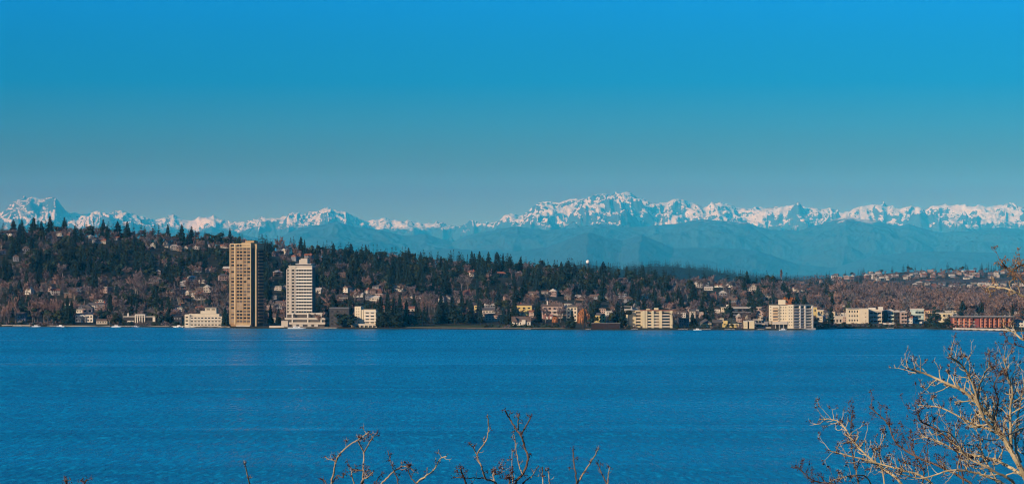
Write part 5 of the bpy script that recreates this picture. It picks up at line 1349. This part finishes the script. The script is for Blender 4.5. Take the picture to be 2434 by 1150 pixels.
# the big pale tree at the right edge; picture coordinates read from its limbs
z2 = lambda L: [(1880 + x / 2.09, 600 + y / 2.09) for x, y in L]
t = Shrub('seed_tree', 'large pale-barked bare tree with reddish seed clusters filling the lower right corner', 2470, 24.0, 'tree'); t.dens = 2.1; t.thin = 1.1
fork = t.P(2442, 1140)
t.stem([np.array([0, 0, -.6]), fork * .35 + np.array([.12, 0, 0]), fork * .7 + np.array([.05, .1, 0]), fork], .11, .028)
t.limb(z2([(1175, 1130), (1120, 1030), (1080, 960), (1000, 830), (940, 760), (860, 690), (780, 650), (660, 600), (575, 572)]), 13, 3.2, ntw=16, depth=1, tl=(22, 55))
t.limb(z2([(1090, 985), (1040, 900), (960, 820), (900, 650), (850, 560), (790, 515)]), 9, 2.8, ntw=12)
t.limb(z2([(1040, 905), (960, 868), (900, 850), (760, 775), (630, 755)]), 6.5, 2.2, ntw=10, tl=(18, 40))
t.limb(z2([(1165, 1110), (1060, 1050), (1000, 1022), (840, 990), (730, 935), (640, 910)]), 8, 2.4, ntw=11)
t.limb(z2([(930, 1180), (880, 1135), (760, 1070), (620, 1010), (520, 940), (480, 850), (390, 765)]), 6.5, 2.6, M_brownbark, ntw=12, tl=(18, 42))
t.limb(z2([(580, 1190), (520, 1115), (440, 1060), (350, 980), (300, 920), (240, 840), (140, 825)]), 6.5, 2.2, ntw=13, tl=(18, 45))
t.limb(z2([(740, 1180), (660, 1115), (560, 1080), (450, 1050), (300, 1010), (180, 980)]), 6, 2.0, ntw=11, tl=(18, 42))
t.limb(z2([(345, 1190), (325, 1100), (303, 980), (298, 880), (305, 780)]), 4.5, 2.0, M_brownbark, ntw=5, tl=(14, 28), curl=.8)
t.limb(z2([(1095, 980), (1092, 900), (1090, 780), (1100, 680), (1070, 590), (1060, 510)]), 7.5, 2.4, ntw=11)
t.limb(z2([(1140, 1040), (1115, 950), (1130, 800), (1150, 700), (1165, 590)]), 7, 2.4, ntw=9)
t.limb(z2([(1190, 860), (1130, 880), (1080, 905), (1010, 930), (950, 925)]), 5, 2.0, ntw=6)
t.limb(z2([(1190, 700), (1140, 730), (1060, 760), (1030, 800)]), 4.5, 2.0, ntw=6)
t.limb(z2([(300, 1195), (220, 1150), (110, 1130), (30, 1060)]), 4.5, 2.0, M_brownbark, ntw=7, tl=(14, 30))
t.limb(z2([(905, 1015), (870, 1000), (740, 890), (690, 860), (640, 830), (635, 780)]), 6, 2.2, M_brownbark, ntw=9)
t.limb(z2([(1110, 1150), (1080, 1120), (960, 1060), (870, 1010), (800, 905), (720, 880)]), 7, 2.2, ntw=9)
t.limb(z2([(1120, 1180), (1000, 1120), (900, 1090), (800, 1080), (640, 1120), (520, 1090)]), 6.5, 2.0, ntw=10)
t.limb(z2([(940, 800), (930, 700), (960, 600), (1000, 560)]), 5, 2, ntw=7); t.limb(z2([(1010, 840), (1030, 740), (1010, 660), (1040, 600)]), 4.6, 2, M_brownbark, ntw=7)
t.limb(z2([(860, 1180), (850, 1090), (835, 1010), (800, 960)]), 4.2, 2, M_brownbark, ntw=5); t.limb(z2([(470, 1190), (455, 1080), (440, 980), (470, 900)]), 4, 1.8, ntw=6, tl=(16, 30))
t.limb(z2([(640, 1190), (660, 1090), (600, 980), (610, 930)]), 4, 1.8, M_brownbark, ntw=5); t.limb(z2([(420, 1195), (370, 1110), (290, 1110), (200, 1130)]), 4, 1.8, ntw=6, tl=(14, 30))
t.limb(z2([(1050, 1190), (1010, 1110), (950, 1000), (930, 900), (880, 830)]), 6, 2, ntw=8); t.limb(z2([(1190, 1000), (1140, 990), (1125, 960)]), 4, 2, ntw=3)

# a second tree just outside the frame: budding branch tips at the right edge
t = Shrub('budding_tree', 'bare tree reaching in from beyond the right edge with golden budding branch tips', 2580, 21.0, 'tree')
top = t.P(2560, 900)
t.stem([np.array([0, 0, -.6]), top * .4 + np.array([.1, 0, 0]), top * .75, top, t.P(2530, 740), t.P(2500, 640)], .13, .02, M_brownbark)
t.limb([(2530, 760), (2480, 722), (2434, 672), (2418, 652), (2398, 642), (2380, 622)], 9, 3.5, M_brownbark, ntw=12, tl=(18, 36), seed_m=M_seed2, tipseeds=16, start=.45, dy1=.2)
t.limb([(2520, 700), (2470, 640), (2434, 628), (2412, 640)], 7, 3, M_brownbark, ntw=10, tl=(16, 34), seed_m=M_seed2, tipseeds=14, start=.3, dy1=-.2)
t.limb([(2545, 800), (2480, 728), (2434, 705), (2400, 688), (2355, 681), (2345, 690)], 6.5, 2.6, M_palebark, ntw=8, tl=(14, 28), seed_m=M_seed2, tipseeds=9, start=.45, dy1=.1)
t.limb([(2545, 850), (2480, 818), (2434, 808), (2410, 790), (2385, 776)], 7, 3.0, M_palebark, ntw=5, tl=(14, 28), seed_m=M_seed2, tipseeds=5, start=.5, dy1=0.)
t.limb([(2550, 880), (2490, 850), (2440, 826), (2408, 818), (2395, 812)], 4, 1.8, M_brownbark, ntw=5, tl=(12, 24), start=.5, dy1=0.)

# two shrubs at the bottom edge
z3 = lambda L: [(560 + x / 4.507, 950 + y / 4.507) for x, y in L]
t = Shrub('bare_shrub', 'sparse grey shrub with arching forked twigs at the bottom edge, left of centre', 850, 23.0)
for pts in ([(795, 1190), (800, 1230), (835, 1300)], [(862, 1190), (858, 1240), (840, 1300)], [(905, 1190), (880, 1240), (848, 1300)], [(990, 1190), (930, 1250), (855, 1310)]):
    t.stem([t.P(*p) for p in pts] + [np.array([0, 0, 1.2]), np.array([RS.normal(0, .1), 0, -.5])], .009, .035, M_pinkbark, 'stem', False)
t.limb(z3([(1060, 1090), (1030, 900), (1055, 760), (1075, 650), (1160, 530), (1300, 430), (1370, 385), (1430, 345)]), 5.5, 2.4, M_pinkbark, ntw=8, tl=(9, 22), depth=1, start=.35, tipseeds=7)
t.limb(z3([(1365, 1085), (1362, 900), (1368, 750), (1372, 570), (1330, 470), (1308, 430)]), 5, 2.6, M_pinkbark, ntw=3, tl=(9, 20), depth=0, start=.3, tipseeds=0)
t.limb(z3([(1372, 570), (1450, 430), (1480, 390), (1525, 345)]), 4, 2.4, M_pinkbark, ntw=4, tl=(8, 14), depth=0, tipseeds=8)
t.limb(z3([(1075, 650), (1020, 640), (960, 615)]), 3, 2, M_pinkbark, ntw=2, tl=(8, 14), depth=0); t.limb(z3([(1365, 755), (1270, 745), (1200, 700)]), 4, 3, M_brownbark, ntw=3, tl=(9, 18), depth=0)
t.limb(z3([(1290, 1085), (1270, 900), (1240, 790), (1270, 745)]), 4, 2.4, M_pinkbark, ntw=4, tl=(8, 16), depth=0); t.limb(z3([(1030, 900), (1090, 810), (1150, 830), (1155, 780)]), 3, 2, M_brownbark, ntw=3, tl=(8, 14), depth=0)
t.limb(z3([(1330, 1085), (1350, 880), (1420, 820), (1470, 770)]), 4, 2.2, M_pinkbark, ntw=6, tl=(9, 20), depth=1); t.limb(z3([(1060, 1085), (960, 880), (940, 860)]), 3.6, 2.2, M_brownbark, ntw=4, tl=(9, 18), depth=0)
t.limb(z3([(1900, 1085), (1560, 900), (1690, 770), (1800, 710), (1920, 750)][1:]), 4.5, 2.4, M_pinkbark, ntw=7, tl=(9, 22), depth=0); t.limb(z3([(1760, 1085), (1740, 880), (1690, 740), (1660, 650), (1630, 540)]), 3, 1.8, M_brownbark, ntw=3, tl=(8, 14), depth=0)
t.limb(z3([(1935, 1085), (1940, 900), (2040, 810), (2130, 740), (2190, 630), (2260, 602)]), 5, 2.2, M_palebark, ntw=7, tl=(9, 20), depth=0); t.limb(z3([(1940, 900), (1880, 830), (1850, 750), (1840, 690)]), 3, 1.8, M_brownbark, ntw=4, tl=(8, 16), depth=0)
t.limb(z3([(1505, 1085), (1510, 900), (1530, 830), (1570, 800)]), 3.4, 2, M_brownbark, ntw=4, tl=(8, 16), depth=0)
t = Shrub('bare_shoot', 'single thin pinkish shoot sticking up at the bottom edge left of the sparse shrub', 598, 23.5)
t.stem([np.array([0, 0, -.4]), t.P(600, 1400), t.P(594, 1150)], .016, .007, M_pinkbark, 'stem', False); t.limb(z3([(152, 900), (130, 820), (112, 740), (98, 670)]), 4, 2.4, M_pinkbark, ntw=2, tl=(4, 7), depth=0, tipseeds=3)
z4 = lambda L: [(1050 + x / 5.409, 950 + y / 5.409) for x, y in L]
t = Shrub('bare_shrub', 'taller dark-twigged shrub with two high forks at bottom centre', 1210, 24.0)
for pts in ([(1185, 1165), (1200, 1230)], [(1228, 1160), (1215, 1230)], [(1372, 1170), (1290, 1270)], [(1448, 1160), (1330, 1280)], [(1291, 1165), (1250, 1260)]):
    t.stem([t.P(*p) for p in pts] + [np.array([0, 0, 1.6]), np.array([RS.normal(0, .1), 0, -.5])], .009, .04, M_pinkbark, 'stem', False)
t.limb(z4([(720, 1150), (690, 1060), (620, 1030), (560, 1000), (500, 840), (455, 700), (560, 540), (600, 400), (590, 190)]), 6, 2.4, M_pinkbark, ntw=5, tl=(9, 18), depth=0, tipseeds=4, start=.35)
t.limb(z4([(455, 700), (410, 620), (350, 550)]), 3, 2.2, M_pinkbark, ntw=2, tl=(7, 12), depth=0); t.limb(z4([(560, 1000), (450, 1000), (330, 1000), (150, 990)]), 3.4, 2, M_brownbark, ntw=5, tl=(9, 20), depth=0)
t.limb(z4([(930, 1150), (960, 1040), (1040, 950), (1110, 760), (1070, 610), (1020, 460), (970, 390), (890, 270), (815, 135)]), 7, 3.4, M_brownbark, ntw=5, tl=(8, 15), depth=0, tipseeds=7, start=.3)
t.limb(z4([(1020, 440), (1080, 340), (1150, 215)]), 4.2, 3, M_brownbark, ntw=2, tl=(7, 12), depth=0); t.limb(z4([(985, 380), (983, 290), (992, 185)]), 3.4, 2.2, M_pinkbark, ntw=2, tl=(6, 10), depth=0)
t.limb(z4([(1040, 950), (995, 840), (960, 650), (925, 400)]), 3.2, 1.8, M_pinkbark, ntw=4, tl=(8, 14), depth=0); t.limb(z4([(912, 1100), (906, 860), (903, 640)]), 3, 2, M_pinkbark, ntw=3, tl=(7, 12), depth=0)
t.limb(z4([(330, 1150), (290, 1010), (255, 930), (240, 880)]), 5, 3, M_brownbark, ntw=6, tl=(9, 20), depth=0, tipseeds=10); t.limb(z4([(690, 1090), (660, 960), (720, 950), (800, 880)]), 4, 2.2, M_pinkbark, ntw=8, tl=(9, 22), depth=1)
t.limb(z4([(1030, 1110), (1060, 1050), (1120, 1005)]), 5, 3, M_brownbark, ntw=2, tl=(8, 14), depth=0); t.limb(z4([(1150, 990), (1180, 950), (1230, 860)]), 3, 2, M_pinkbark, ntw=2, tl=(7, 12), depth=0); t.limb(z4([(860, 1110), (880, 1020), (850, 980)]), 5, 3, M_brownbark, ntw=6, tl=(9, 20), depth=1)
t.limb(z4([(1745, 1150), (1730, 1000), (1700, 800), (1688, 630)]), 4.5, 3, M_brownbark, ntw=3, tl=(7, 13), depth=0, tipseeds=5); t.limb(z4([(1745, 1070), (1850, 900), (1940, 760), (2012, 635)]), 4.4, 2.6, M_pinkbark, ntw=3, tl=(7, 13), depth=0, tipseeds=5)
t.limb(z4([(2160, 1130), (2110, 1050), (2050, 930), (2000, 800)]), 4, 2.4, M_brownbark, ntw=3, tl=(8, 16), depth=0); t.limb(z4([(2135, 1090), (2140, 960), (2160, 860)]), 2.6, 1.8, M_pinkbark, ntw=2, tl=(6, 10), depth=0)
t.limb(z4([(1303, 1110), (1298, 990), (1295, 870)]), 3.4, 2.4, M_pinkbark, ntw=2, tl=(6, 10), depth=0); t.limb(z4([(1388, 1110), (1380, 1010), (1374, 915)]), 3, 2.2, M_pinkbark, ntw=2, tl=(6, 10), depth=0)
t = Shrub('bare_shrub', 'just the reddish tips of a shrub poking over the bottom edge at far left', 175, 24.0)
t.stem([np.array([0, 0, -.4]), t.P(175, 1300), t.P(168, 1180)], .03, .012, M_brownbark, 'stem', False)
t.limb([(170, 1190), (160, 1160), (156, 1138)], 7, 5, M_brownbark, ntw=5, tl=(8, 16), depth=0, tipseeds=10); t.limb([(172, 1190), (195, 1160), (205, 1140)], 5, 3, M_brownbark, ntw=6, tl=(8, 18), depth=0, tipseeds=12)
